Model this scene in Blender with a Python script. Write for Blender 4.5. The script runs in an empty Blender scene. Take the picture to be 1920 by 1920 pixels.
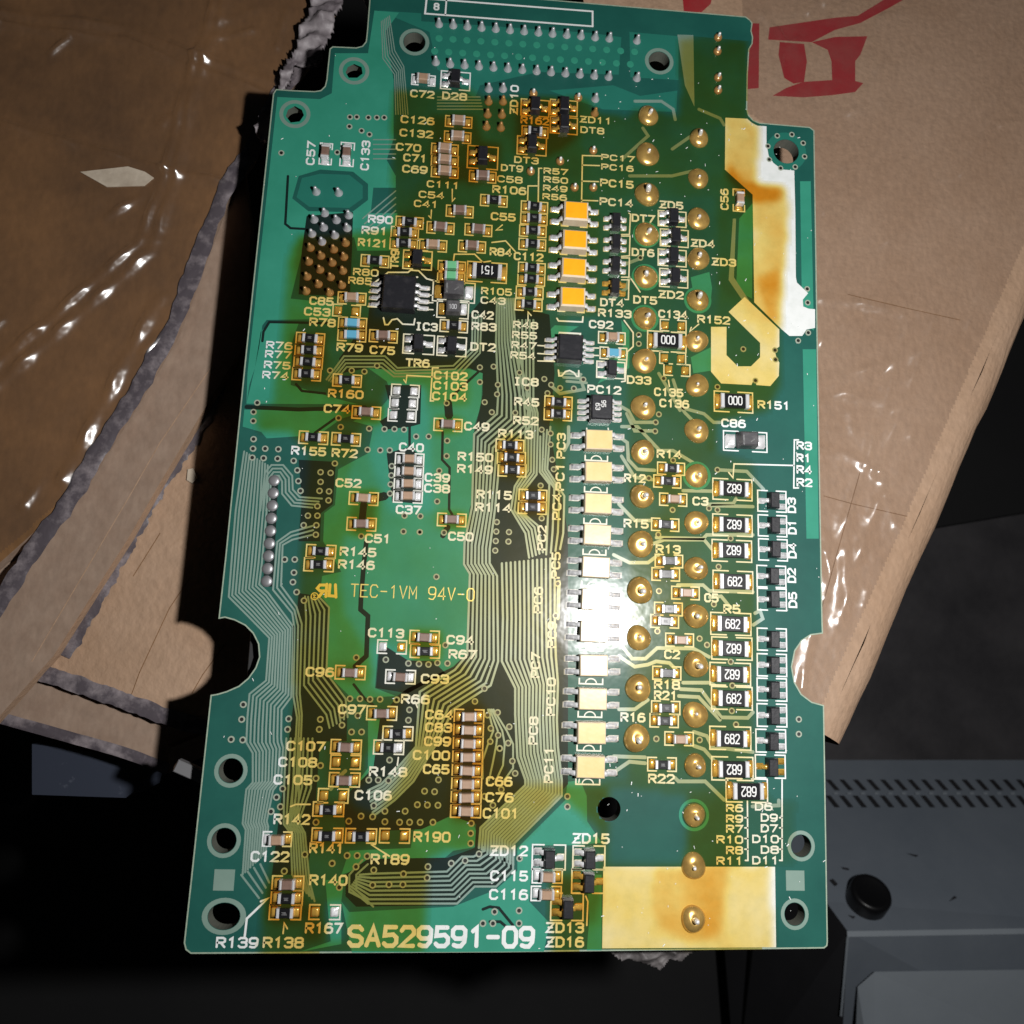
import bpy, math, random
import numpy as np
from mathutils import Matrix, Vector
from mathutils.geometry import tessellate_polygon
random.seed(7); rng = np.random.default_rng(7)
MM = 0.001                                    # all dimensions below are written in millimetres
S = bpy.context.scene
C = S.collection

# ------------------------------------------------------------------ camera, flash, world, exposure
CAM = np.array([23.7517, 31.1007, 85.6131])
RGT = np.array([0.99640639, 0.03335769, 0.07785612])
UPV = np.array([-0.04483328, 0.98756984, 0.1506512])
FWD = np.array([0.07186298, 0.15360037, -0.98551643])
FPX, CPX = 1500.0, 960.0
cd = bpy.data.cameras.new('camera'); cam = bpy.data.objects.new('camera', cd); C.objects.link(cam)
m = Matrix.Identity(4)
for i in range(3):
    m[i][0] = RGT[i]; m[i][1] = UPV[i]; m[i][2] = -FWD[i]; m[i][3] = CAM[i] * MM
cam.matrix_world = m
cd.sensor_width = 36; cd.lens = 36 * FPX / 1920; cd.clip_start = 0.002; cd.clip_end = 20
cd.dof.use_dof = True; cd.dof.focus_distance = 0.087; cd.dof.aperture_fstop = 60
S.camera = cam
FLASH = np.array([57.0, 36.0, 88.0])          # the phone's flash, beside the lens
ld = bpy.data.lights.new('flash', 'POINT'); ld.energy = 0.55; ld.shadow_soft_size = 0.0022; ld.color = (1.0, 0.985, 0.97)
lo = bpy.data.objects.new('flash', ld); C.objects.link(lo); lo.location = FLASH * MM
w = bpy.data.worlds.new('World'); S.world = w; w.use_nodes = True
w.node_tree.nodes['Background'].inputs[0].default_value = (0.8, 0.9, 1.0, 1)
w.node_tree.nodes['Background'].inputs[1].default_value = 0.004
S.view_settings.view_transform = 'Standard'; S.view_settings.look = 'None'
S.view_settings.exposure = 0.0; S.view_settings.gamma = 1.0
S.cycles.max_bounces = 8; S.cycles.transparent_max_bounces = 12

# ------------------------------------------------------------------ survey: picture point -> point on the plane z (mm)
def U(x, y, z=0.0):
    d = RGT * ((x - CPX) / FPX) - UPV * ((y - CPX) / FPX) + FWD
    t = (z - CAM[2]) / d[2]
    return CAM + d * t
def P(x, y):
    p = U(x, y, 0.0); return (float(p[0]), float(p[1]))
def PL(pts): return [P(x, y) for x, y in pts]

# ------------------------------------------------------------------ materials
def mat(name, col, rough=0.5, metal=0.0, coat=0.0, noise=None, bump=None, spec=0.5, coatr=0.12, stretch=None):
    M = bpy.data.materials.new(name); M.use_nodes = True
    nt = M.node_tree; b = nt.nodes['Principled BSDF']
    b.inputs['Base Color'].default_value = (*col, 1); b.inputs['Roughness'].default_value = rough
    b.inputs['Metallic'].default_value = metal; b.inputs['Coat Weight'].default_value = coat
    b.inputs['Coat Roughness'].default_value = coatr; b.inputs['Specular IOR Level'].default_value = spec
    tc = nt.nodes.new('ShaderNodeTexCoord')
    if noise:                                  # (scale per metre, second colour, low, high)
        n = nt.nodes.new('ShaderNodeTexNoise'); n.inputs['Scale'].default_value = noise[0]; n.inputs['Detail'].default_value = 8
        n.inputs['Roughness'].default_value = 0.65
        r = nt.nodes.new('ShaderNodeValToRGB'); r.color_ramp.elements[0].position = noise[2]; r.color_ramp.elements[1].position = noise[3]
        r.color_ramp.elements[0].color = (*col, 1); r.color_ramp.elements[1].color = (*noise[1], 1)
        nt.links.new(tc.outputs['Object'], n.inputs['Vector']); nt.links.new(n.outputs['Fac'], r.inputs[0]); nt.links.new(r.outputs[0], b.inputs['Base Color'])
        if stretch:                            # paper fibres: fine streaks along one direction, lightening and darkening the tone
            mp = nt.nodes.new('ShaderNodeMapping'); mp.inputs['Rotation'].default_value = (0, 0, stretch); mp.inputs['Scale'].default_value = (1, .45, 1)
            n2 = nt.nodes.new('ShaderNodeTexNoise'); n2.inputs['Scale'].default_value = 1500; n2.inputs['Detail'].default_value = 6
            mr = nt.nodes.new('ShaderNodeMapRange'); mr.inputs['From Min'].default_value = .3; mr.inputs['From Max'].default_value = .7; mr.inputs['To Min'].default_value = .90; mr.inputs['To Max'].default_value = 1.08
            mm = nt.nodes.new('ShaderNodeMix'); mm.data_type = 'RGBA'; mm.blend_type = 'MULTIPLY'; mm.inputs['Factor'].default_value = 1
            nt.links.new(tc.outputs['Object'], mp.inputs[0]); nt.links.new(mp.outputs[0], n2.inputs['Vector']); nt.links.new(n2.outputs['Fac'], mr.inputs['Value']); nt.links.new(r.outputs[0], mm.inputs['A']); nt.links.new(mr.outputs[0], mm.inputs['B']); nt.links.new(mm.outputs['Result'], b.inputs['Base Color'])
    if bump:                                   # (scale, strength, distance in mm)
        n = nt.nodes.new('ShaderNodeTexNoise'); n.inputs['Scale'].default_value = bump[0]; n.inputs['Detail'].default_value = 4
        bp = nt.nodes.new('ShaderNodeBump'); bp.inputs['Strength'].default_value = bump[1]; bp.inputs['Distance'].default_value = bump[2] * MM
        nt.links.new(tc.outputs['Object'], n.inputs['Vector']); nt.links.new(n.outputs['Fac'], bp.inputs['Height']); nt.links.new(bp.outputs[0], b.inputs['Normal'])
    return M
M = {}
M['mask'] = mat('solder_mask_on_laminate', (0.007, 0.068, 0.055), 0.55, coat=0.10, spec=.25, noise=(90, (0.013, 0.100, 0.078), .35, .75), bump=(900, .25, .03))
M['pour'] = mat('solder_mask_on_copper', (0.022, 0.200, 0.130), 0.55, coat=0.10, spec=.25, noise=(110, (0.036, 0.255, 0.175), .35, .75), bump=(900, .25, .03))
M['trace'] = mat('solder_mask_on_trace', (0.135, 0.220, 0.180), 0.50, coat=0.55, coatr=.42, noise=(200, (0.180, 0.270, 0.225), .3, .8), bump=(900, .2, .03), spec=1.0)
M['inner'] = mat('solder_mask_over_inner_plane', (0.012, 0.125, 0.092), 0.55, coat=0.10, spec=.25, noise=(90, (0.018, 0.155, 0.115), .35, .75), bump=(900, .25, .03))
M['gap'] = mat('solder_mask_in_gap', (0.005, 0.015, 0.013), 0.5, coat=0.05, bump=(900, .25, .03), spec=.2)
M['barrel'] = mat('hole_wall', (0.11, 0.115, 0.095), 0.6, noise=(900, (0.07, 0.075, 0.06), .3, .8))
M['foamdark'] = mat('dark_foam', (0.11, 0.10, 0.10), 0.6, noise=(500, (0.05, 0.045, 0.045), .4, .7), bump=(900, .6, .2))  # mottled foam, darker in tone than the film scraps
M['edge'] = mat('glass_epoxy_edge', (0.30, 0.36, 0.27), 0.65, noise=(1500, (0.18, 0.25, 0.19), .3, .8), bump=(3000, .5, .1))
M['ring'] = mat('mask_over_via_ring', (0.30, 0.34, 0.27), 0.35, coat=.2)
M['hole'] = mat('painted_hole_dark', (0.008, 0.008, 0.007), 0.5)  # near-black shallow disc: the dark inside of a drill hole, painted
M['silk'] = mat('white_legend_ink', (0.66, 0.68, 0.67), 0.55, noise=(700, (0.56, 0.59, 0.57), .45, .8))
M['etch'] = mat('bare_copper_lettering', (0.72, 0.62, 0.25), 0.4, 0.2)
M['solder'] = mat('bright_solder', (0.85, 0.85, 0.86), 0.24, 0.35, noise=(900, (0.52, 0.52, 0.53), .45, .72), bump=(1300, .9, .18))
M['dullsolder'] = mat('dull_solder', (0.55, 0.55, 0.58), 0.38, 0.5, bump=(2000, .5, .05))
M['gold'] = mat('varnished_solder', (0.80, 0.47, 0.085), 0.22, 0.5, coat=.6, noise=(600, (0.38, 0.19, 0.03), .40, .70), bump=(1100, .7, .12))
M['amber'] = mat('varnish_pool_on_solder', (0.66, 0.42, 0.12), 0.27, 0.6, coat=.6, noise=(450, (0.34, 0.20, 0.06), .38, .72), bump=(900, .35, .07))
M['copperpin'] = mat('varnished_pin', (0.50, 0.27, 0.09), 0.28, 0.4, coat=.4, noise=(500, (0.26, 0.12, 0.04), .4, .75), bump=(1500, .5, .06))
M['darkpin'] = mat('lead_end', (0.80, 0.78, 0.76), 0.25, 0.35)
M['black'] = mat('black_moulding', (0.012, 0.012, 0.015), 0.38, noise=(900, (0.035, 0.033, 0.036), .5, .8), bump=(2500, .4, .04))
M['chipblack'] = mat('resistor_glaze', (0.010, 0.010, 0.011), 0.25, coat=.3)
M['worn'] = mat('worn_print', (0.16, 0.16, 0.16), 0.5, noise=(4000, (0.05, 0.05, 0.05), .4, .7))
M['print'] = mat('resistor_print', (0.62, 0.62, 0.60), 0.5)
M['term'] = mat('tinned_terminal', (0.70, 0.70, 0.71), 0.3, 0.4, bump=(2500, .4, .04))
M['ceram'] = mat('ceramic_beige', (0.36, 0.235, 0.155), 0.45, noise=(700, (0.26, 0.16, 0.10), .4, .7))
M['ceramdark'] = mat('ceramic_brown', (0.20, 0.125, 0.095), 0.45, noise=(700, (0.12, 0.07, 0.055), .4, .7))
M['blue'] = mat('resistor_blue_glaze', (0.10, 0.33, 0.47), 0.35, coat=.3)
M['green'] = mat('capacitor_green', (0.13, 0.40, 0.20), 0.35, coat=.3)
M['cream'] = mat('cream_moulding', (0.70, 0.54, 0.25), 0.30, coat=.4, noise=(350, (0.60, 0.42, 0.15), .4, .75), bump=(1800, .3, .03))
M['creamside'] = mat('cream_moulding_side', (0.70, 0.58, 0.42), 0.5, noise=(600, (0.55, 0.42, 0.28), .4, .8))
M['orange'] = mat('varnish_soaked_moulding', (0.90, 0.40, 0.010), 0.40, noise=(500, (0.82, 0.33, 0.005), .4, .75), bump=(1800, .3, .03))
M['tant'] = mat('tantalum_moulding', (0.06, 0.058, 0.062), 0.4, noise=(800, (0.13, 0.125, 0.125), .45, .75), bump=(1500, .5, .06))
M['kraft'] = mat('kraft_board', (0.42, 0.285, 0.195), 0.65, stretch=.45, noise=(60, (0.34, 0.215, 0.135), .3, .75), bump=(1400, .8, .16), spec=.25)
M['kraftdark'] = mat('taped_kraft_board', (0.25, 0.128, 0.052), 0.45, stretch=-.5, noise=(70, (0.125, 0.066, 0.030), .32, .72), bump=(700, .35, .12))
M['kraftpale'] = mat('raw_kraft_board', (0.31, 0.225, 0.170), 0.85, stretch=-.5, noise=(400, (0.26, 0.18, 0.132), .35, .7), bump=(1500, .4, .08), spec=.15)
M['paper'] = mat('torn_paper', (0.55, 0.47, 0.37), 0.8, noise=(300, (0.40, 0.33, 0.25), .4, .7), bump=(600, .6, .2))
M['red'] = mat('red_carton_ink', (0.33, 0.020, 0.026), 0.42, noise=(260, (0.30, 0.055, 0.05), .35, .75), bump=(900, .5, .12))
M['foam'] = mat('crumpled_film', (0.30, 0.27, 0.28), 0.55, noise=(300, (0.12, 0.10, 0.11), .40, .66), bump=(900, .6, .12))
M['equip'] = mat('grey_painted_steel', (0.22, 0.25, 0.29), 0.45, noise=(60, (0.17, 0.20, 0.24), .3, .8), bump=(900, .15, .05))
M['equippale'] = mat('pale_plastic_and_edge_glint', (0.34, 0.38, 0.42), 0.5, noise=(60, (0.29, 0.33, 0.37), .3, .8))  # cover plastic; also colours the painted highlights along the case edges
M['rubber'] = mat('black_rubber', (0.008, 0.008, 0.009), 0.35)
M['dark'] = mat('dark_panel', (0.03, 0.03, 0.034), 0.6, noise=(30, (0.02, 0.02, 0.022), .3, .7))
M['plate'] = mat('grimy_plate', (0.085, 0.080, 0.084), 0.55, noise=(50, (0.04, 0.038, 0.042), .3, .7), bump=(300, .4, .3))
M['floor'] = mat('dark_floor', (0.03, 0.03, 0.03), 0.8, noise=(12, (0.02, 0.02, 0.022), .3, .7))
M['metal'] = mat('dull_bar', (0.30, 0.30, 0.31), 0.4, .6)
M['plasticblue'] = mat('blue_grey_plastic', (0.035, 0.042, 0.062), 0.4, noise=(400, (0.10, 0.11, 0.14), .58, .7))
M['housing'] = mat('connector_plastic', (0.02, 0.02, 0.02), 0.5)
M['dust'] = mat('dust', (0.75, 0.78, 0.76), 0.5)

def film(name, tint, rough, use_attr=None, bump=None, ior=1.5, haze=0.0):
    F = bpy.data.materials.new(name); F.use_nodes = True; nt = F.node_tree; nt.nodes.clear()
    o = nt.nodes.new('ShaderNodeOutputMaterial'); mx = nt.nodes.new('ShaderNodeMixShader')
    t = nt.nodes.new('ShaderNodeBsdfTransparent'); g = nt.nodes.new('ShaderNodeBsdfGlossy'); g.inputs['Roughness'].default_value = rough
    fr = nt.nodes.new('ShaderNodeLayerWeight'); pw = nt.nodes.new('ShaderNodeMath'); pw.operation = 'POWER'; pw.inputs[1].default_value = 4.0
    ma = nt.nodes.new('ShaderNodeMath'); ma.operation = 'MULTIPLY_ADD'; ma.inputs[1].default_value = 0.5; ma.inputs[2].default_value = ((ior - 1) / (ior + 1)) ** 2; ma.use_clamp = True
    nt.links.new(fr.outputs['Facing'], pw.inputs[0]); nt.links.new(pw.outputs[0], ma.inputs[0]); nt.links.new(ma.outputs[0], mx.inputs[0]); 
    hz = nt.nodes.new('ShaderNodeMixShader'); hz.inputs[0].default_value = haze; df = nt.nodes.new('ShaderNodeBsdfDiffuse'); df.inputs[0].default_value = (.62, .52, .50, 1)
    nt.links.new(t.outputs[0], hz.inputs[1]); nt.links.new(df.outputs[0], hz.inputs[2]); nt.links.new(hz.outputs[0] if haze else t.outputs[0], mx.inputs[1]); nt.links.new(g.outputs[0], mx.inputs[2]); nt.links.new(mx.outputs[0], o.inputs[0])
    if use_attr:
        a = nt.nodes.new('ShaderNodeAttribute'); a.attribute_name = use_attr
        tc = nt.nodes.new('ShaderNodeTexCoord'); n = nt.nodes.new('ShaderNodeTexNoise'); n.inputs['Scale'].default_value = 160; n.inputs['Detail'].default_value = 5
        mu = nt.nodes.new('ShaderNodeMath'); mu.operation = 'MULTIPLY_ADD'; mu.inputs[1].default_value = 1.2; mu.inputs[2].default_value = 0.40
        m2 = nt.nodes.new('ShaderNodeMath'); m2.operation = 'MULTIPLY'
        r = nt.nodes.new('ShaderNodeValToRGB'); e = r.color_ramp.elements
        e[0].color = (1, 1, 1, 1); e[1].color = (*tint[1], 1); e[1].position = 1.0
        k = e.new(0.5); k.color = (*tint[0], 1)
        nt.links.new(tc.outputs['Object'], n.inputs['Vector']); nt.links.new(n.outputs['Fac'], mu.inputs[0]); nt.links.new(mu.outputs[0], m2.inputs[0])
        nt.links.new(a.outputs['Fac'], m2.inputs[1]); nt.links.new(m2.outputs[0], r.inputs[0]); nt.links.new(r.outputs[0], t.inputs[0])
        hm = nt.nodes.new('ShaderNodeMath'); hm.operation = 'MULTIPLY'; hm.inputs[1].default_value = haze; hm.use_clamp = True; nt.links.new(m2.outputs[0], hm.inputs[0]); nt.links.new(hm.outputs[0], hz.inputs[0]); df.inputs[0].default_value = (.42, .27, .085, 1)
    else:
        t.inputs[0].default_value = (*tint, 1)
    if bump:
        tc = nt.nodes.new('ShaderNodeTexCoord'); n = nt.nodes.new('ShaderNodeTexNoise'); n.inputs['Scale'].default_value = bump[0]; n.inputs['Detail'].default_value = 2
        bp = nt.nodes.new('ShaderNodeBump'); bp.inputs['Strength'].default_value = bump[1]; bp.inputs['Distance'].default_value = bump[2] * MM
        nt.links.new(tc.outputs['Object'], n.inputs['Vector']); nt.links.new(n.outputs['Fac'], bp.inputs['Height']); nt.links.new(bp.outputs[0], g.inputs['Normal']); nt.links.new(bp.outputs[0], fr.inputs['Normal'])
    return F
M['varnish'] = film('amber_varnish', ((0.95, 0.82, 0.45), (0.84, 0.50, 0.11)), 0.135, use_attr='coat_amount', bump=(600, .35, .06), haze=.032, ior=1.42)
M['tape'] = film('clear_packing_tape', (0.985, 0.975, 0.98), 0.22, bump=(170, 1.0, 1.2), ior=1.7, haze=.08)
M['tapehaze'] = mat('grey_wrapping_film', (0.085, 0.072, 0.082), 0.40, coat=.3, noise=(420, (0.26, 0.225, 0.235), .46, .68), bump=(700, .8, .16))
M['tapewet'] = film('wrinkled_packing_tape', (0.99, 0.985, 0.985), 0.27, bump=(330, .9, .35), ior=2.1, haze=.02)

# ------------------------------------------------------------------ mesh helpers (mm in, metres out)
class MB:
    def __init__(s): s.v = []; s.f = []; s.mi = []; s.k = 0
    def add(s, vs, fs, mi=0):
        o = len(s.v); s.v += [tuple(p) for p in vs]; s.f += [tuple(i + o for i in f) for f in fs]; s.mi += [mi] * len(fs); return s
    def mesh(s, name, mats, smooth=False):
        me = bpy.data.meshes.new(name); me.from_pydata([(x * MM, y * MM, z * MM) for x, y, z in s.v], [], s.f)
        for q in (mats if isinstance(mats, (list, tuple)) else [mats]): me.materials.append(M[q])
        me.polygons.foreach_set('material_index', s.mi)
        if smooth: me.polygons.foreach_set('use_smooth', [True] * len(s.f))
        me.update(); return me
def prism(mb, loops, z0, z1, mi=0, mside=None, bottom=False, mhole=None):
    vl = [[Vector((x, y, 0)) for x, y in l] for l in loops]
    tris = tessellate_polygon(vl); flat = [p for l in loops for p in l]; n = len(flat)
    ft = []
    for a, b, c in tris:
        (x1, y1), (x2, y2), (x3, y3) = flat[a], flat[b], flat[c]
        ft.append((a, b, c) if (x2 - x1) * (y3 - y1) - (x3 - x1) * (y2 - y1) > 0 else (a, c, b))
    mb.add([(x, y, z1) for x, y in flat], ft, mi)
    if bottom: mb.add([(x, y, z0) for x, y in flat], [t[::-1] for t in ft], mi)
    for li, l in enumerate(loops):
        ar = sum(l[i - 1][0] * l[i][1] - l[i][0] * l[i - 1][1] for i in range(len(l)))
        q = l if (ar > 0) == (li == 0) else l[::-1]; k = len(q)
        mb.add([(x, y, z0) for x, y in q] + [(x, y, z1) for x, y in q], [(i, (i + 1) % k, k + (i + 1) % k, k + i) for i in range(k)], mi if mside is None else (mhole if li and mhole is not None else mside))
def strip(mb, pts, wd, z, z0=None, closed=False, mi=0, cap=True):
    """a line of constant width with mitred corners, as a thin raised ribbon"""
    q = [np.array(pts[0], float)]
    for p in pts[1:]:
        if np.hypot(*(np.array(p) - q[-1])) > 1e-4: q.append(np.array(p, float))
    n = len(q)
    if n < 2: return
    h = wd / 2; L = []; R = []
    for i in range(n):
        a = q[i - 1] if (i or closed) else None; b = q[(i + 1) % n] if (i < n - 1 or closed) else None
        d1 = (q[i] - a) / np.hypot(*(q[i] - a)) if a is not None else None
        d2 = (b - q[i]) / np.hypot(*(b - q[i])) if b is not None else None
        if d1 is None: d1 = d2
        if d2 is None: d2 = d1
        t = d1 + d2; tl = np.hypot(*t); t = t / tl if tl > 1e-6 else d1
        nn = np.array([-t[1], t[0]]); c = max(0.5, abs(nn @ np.array([-d1[1], d1[0]])))
        L.append(q[i] + nn * h / c); R.append(q[i] - nn * h / c)
    if not closed and cap:
        for e, (i, j) in enumerate(((0, 1), (n - 1, n - 2))):
            d = q[i] - q[j]; d = d / np.hypot(*d); nn = np.array([-d[1], d[0]])
            if e == 0: L.insert(0, q[i] + d * h * .75 - nn * h * .55); R.insert(0, q[i] + d * h * .75 + nn * h * .55)
            else: L.append(q[i] + d * h * .75 + nn * h * .55); R.append(q[i] + d * h * .75 - nn * h * .55)
    k = len(L); zz = z + 0.0012 * (mb.k % 9); mb.k += 1
    rngk = range(k if closed else k - 1)
    mb.add([(*p, zz) for p in L] + [(*p, zz) for p in R], [(i, k + i, k + (i + 1) % k, (i + 1) % k) for i in rngk], mi)
    if z0 is not None:
        for A, s in ((L, 1), (R, -1)):
            mb.add([(*p, zz) for p in A] + [(*p, z0) for p in A], [((i, (i + 1) % k, k + (i + 1) % k, k + i) if s > 0 else (i, k + i, k + (i + 1) % k, (i + 1) % k)) for i in rngk], mi)
def cbox(mb, x, y, z0, w_, d, h, b=0.08, mi=0, taper=0.0, mtop=None):
    a = w_ / 2; c = d / 2; t = taper
    def ring(i, z): return [(x - a + i, y - c + i, z), (x + a - i, y - c + i, z), (x + a - i, y + c - i, z), (x - a + i, y + c - i, z)]
    vs = ring(0, z0) + ring(t, z0 + h - b) + ring(t + b, z0 + h)
    mb.add(vs, [(i + k, (i + 1) % 4 + k, (i + 1) % 4 + 4 + k, i + 4 + k) for k in (0, 4) for i in range(4)] + [(3, 2, 1, 0)], mi)
    mb.add(ring(t + b, z0 + h + 0.0), [(0, 1, 2, 3)], mi if mtop is None else mtop)
def lathe(mb, prof, n=20, mi=0, cx=0, cy=0):
    k = len(prof); vs = []
    for r, z in prof:
        for j in range(n): vs.append((cx + r * math.cos(2 * math.pi * j / n), cy + r * math.sin(2 * math.pi * j / n), z))
    fs = [(i * n + j, i * n + (j + 1) % n, (i + 1) * n + (j + 1) % n, (i + 1) * n + j) for i in range(k - 1) for j in range(n)]
    fs.append(tuple((k - 1) * n + j for j in range(n)))
    mb.add(vs, fs, mi)
def pillow(mb, w_, d, h, n=6, p=4, mi=0, x=0, y=0, lean=0.0, z0=0.0):
    vs = []; N = n + 1
    for i in range(N):
        for j in range(N):
            a = -1 + 2 * i / n; b = -1 + 2 * j / n
            vs.append((x + a * w_ / 2, y + b * d / 2, z0 + h * max(0.0, (1 - abs(a) ** p)) ** .6 * max(0.0, (1 - abs(b) ** p)) ** .6 * (1 + lean * a)))
    mb.add(vs, [(i * N + j, (i + 1) * N + j, (i + 1) * N + j + 1, i * N + j + 1) for i in range(n) for j in range(n)], mi)
def obj(name, me, parent=None, loc=(0, 0, 0), rz=0.0, kind=None, label=None, cat=None, group=None):
    o = bpy.data.objects.new(name, me); C.objects.link(o)
    o.location = (loc[0] * MM, loc[1] * MM, loc[2] * MM); o.rotation_euler = (0, 0, rz)
    if parent: o.parent = parent
    if kind: o['kind'] = kind
    if label: o['label'] = label
    if cat: o['category'] = cat
    if group: o['group'] = group
    return o

# ------------------------------------------------------------------ varnish map (density over the board), painted by areas in board mm
VX0, VY0, VDX = -4.0, -4.0, 0.30
VNX, VNY = 250, 360
gx = VX0 + (np.arange(VNX) + .5) * VDX; gy = VY0 + (np.arange(VNY) + .5) * VDX
GX, GY = np.meshgrid(gx, gy, indexing='ij')
def inside(poly, X, Y):
    r = np.zeros(X.shape, bool); n = len(poly)
    for i in range(n):
        x1, y1 = poly[i]; x2, y2 = poly[(i + 1) % n]
        c = ((y1 > Y) != (y2 > Y)) & (X < (x2 - x1) * (Y - y1) / (y2 - y1 + 1e-12) + x1); r ^= c
    return r
dens = np.zeros(GX.shape)
def area(pts, v, mode='max'):
    k = inside(PL(pts), GX, GY)
    if mode == 'set': dens[k] = v
    else: dens[k] = np.maximum(dens[k], v)
# main coat
area([(738, 172), (880, 168), (905, 185), (1100, 186), (1122, 215), (1180, 222), (1192, 205), (1272, 218), (1278, 170), (1274, 76), (1402, 62), (1402, 225), (1421, 236),
      (1419, 345), (1470, 352), (1479, 385), (1470, 500), (1462, 620), (1462, 722), (1440, 770), (1345, 790), (1340, 880), (1415, 905), (1415, 1120), (1412, 1470), (1440, 1500),
      (1445, 1625), (1440, 1660), (1452, 1790), (1110, 1790), (1035, 1790), (1035, 1645), (1070, 1600), (1130, 1560), (1050, 1490), (965, 1590), (840, 1592), (800, 1610), (797, 1790),
      (640, 1790), (490, 1795), (495, 1700), (505, 1640), (522, 1560), (534, 1480), (545, 1380), (552, 1290), (555, 1170), (563, 1100), (570, 1010), (582, 850), (545, 812), (482, 808),
      (482, 765), (515, 758), (518, 700), (530, 640), (538, 520), (548, 460), (650, 440), (740, 430), (736, 330)], 0.50)
# thinner coat over the middle and right
area([(690, 760), (890, 760), (890, 1230), (760, 1300), (700, 1240), (640, 1140), (650, 900)], 0.22, 'set')
area([(880, 560), (1060, 560), (1040, 800), (1050, 1470), (960, 1470), (880, 1260)], 0.24, 'set')
area([(1060, 590), (1180, 590), (1180, 1470), (1050, 1470)], 0.10, 'set')
area([(1180, 800), (1412, 870), (1412, 1480), (1180, 1480)], 0.30, 'set')
area([(1170, 560), (1330, 560), (1330, 860), (1180, 860)], 0.34, 'set')
area([(1140, 1470), (1290, 1490), (1285, 1622), (1140, 1622)], 0.02, 'set')
area([(1390, 1500), (1490, 1500), (1490, 1622), (1390, 1622)], 0.12, 'set')
area([(1120, 360), (1345, 360), (1345, 600), (1120, 600)], 0.30, 'set')
area([(1090, 225), (1360, 235), (1360, 370), (1090, 370)], 0.42, 'set')
# bare windows in the coat
area([(728, 720), (800, 725), (815, 960), (730, 965), (690, 850)], 0.05, 'set')
area([(700, 515), (812, 515), (905, 540), (905, 600), (882, 670), (755, 670), (750, 600), (700, 596)], 0.12, 'set')
area([(745, 1210), (800, 1240), (745, 1300), (700, 1290), (695, 1200)], 0.05, 'set')
area([(612, 1690), (648, 1690), (650, 1765), (612, 1765)], 0.06, 'set')
area([(675, 1440), (765, 1300), (800, 1290), (760, 1440), (690, 1560), (650, 1560)], 0.12, 'set')
# heavy pools
for poly, v in (([(812, 215), (890, 215), (905, 265), (940, 268), (938, 345), (880, 345), (870, 338), (808, 338)], .95), ([(970, 185), (1085, 187), (1085, 258), (1030, 295), (965, 295)], .9),
                ([(1275, 76), (1402, 62), (1402, 225), (1330, 230), (1280, 225)], .50),
                ([(1360, 260), (1400, 300), (1385, 330), (1420, 345), (1470, 352), (1470, 372), (1425, 390), (1400, 370), (1362, 330)], .95),
                ([(1360, 225), (1418, 237), (1418, 330), (1395, 345), (1375, 320), (1362, 300)], .62), ([(1440, 440), (1475, 440), (1470, 480), (1430, 480)], .75), ([(1418, 520), (1465, 500), (1460, 620), (1440, 600)], .8), ([(1418, 380), (1470, 380), (1468, 500), (1418, 510)], .55),
                ([(1330, 600), (1462, 600), (1462, 722), (1330, 722)], .46),
                ([(1230, 1625), (1365, 1625), (1365, 1700), (1350, 1745), (1320, 1765), (1280, 1765), (1245, 1745), (1222, 1700)], .72),
                ([(1130, 1625), (1222, 1625), (1225, 1780), (1130, 1780)], .44), ([(1365, 1625), (1440, 1625), (1452, 1780), (1350, 1780)], .44),
                ([(1225, 1765), (1350, 1765), (1350, 1780), (1225, 1780)], .42),
                ([(545, 625), (615, 625), (605, 720), (545, 720)], .85), ([(560, 445), (660, 450), (655, 560), (555, 555)], .72), ([(620, 700), (685, 700), (685, 745), (615, 745)], .8), ([(640, 757), (716, 757), (716, 792), (640, 792)], .85),
                ([(505, 1640), (575, 1640), (575, 1725), (500, 1725)], .8), ([(575, 1690), (606, 1690), (606, 1765), (572, 1765)], .9), ([(595, 1505), (640, 1505), (770, 1550), (770, 1585), (580, 1585)], .75),
                ([(850, 1330), (908, 1330), (900, 1535), (845, 1535)], .8), ([(615, 1385), (685, 1385), (680, 1475), (615, 1475)], .7), ([(870, 490), (955, 490), (950, 535), (820, 535), (822, 490)], .8),
                ([(630, 595), (692, 595), (690, 645), (630, 645)], .65), ([(970, 375), (1030, 380), (1020, 590), (965, 590)], .45), ([(1035, 1650), (1128, 1640), (1120, 1730), (1035, 1728)], .75), ([(1005, 1590), (1128, 1590), (1128, 1640), (1040, 1640)], .2),
                ([(940, 820), (985, 820), (985, 895), (935, 895)], .55), ([(1020, 740), (1075, 740), (1072, 790), (1018, 790)], .6), ([(972, 918), (1027, 918), (1024, 965), (970, 965)], .55), ([(815, 785), (866, 785), (866, 812), (815, 812)], .7), ([(820, 963), (873, 963), (873, 990), (820, 990)], .65),
                ([(570, 1020), (632, 1020), (632, 1075), (570, 1075)], .7), ([(655, 920), (708, 920), (705, 1000), (652, 1000)], .7), ([(630, 1245), (685, 1248), (685, 1275), (630, 1275)], .75), ([(770, 1182), (828, 1182), (828, 1238), (770, 1238)], .65)):
    area(poly, v, 'set')
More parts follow.
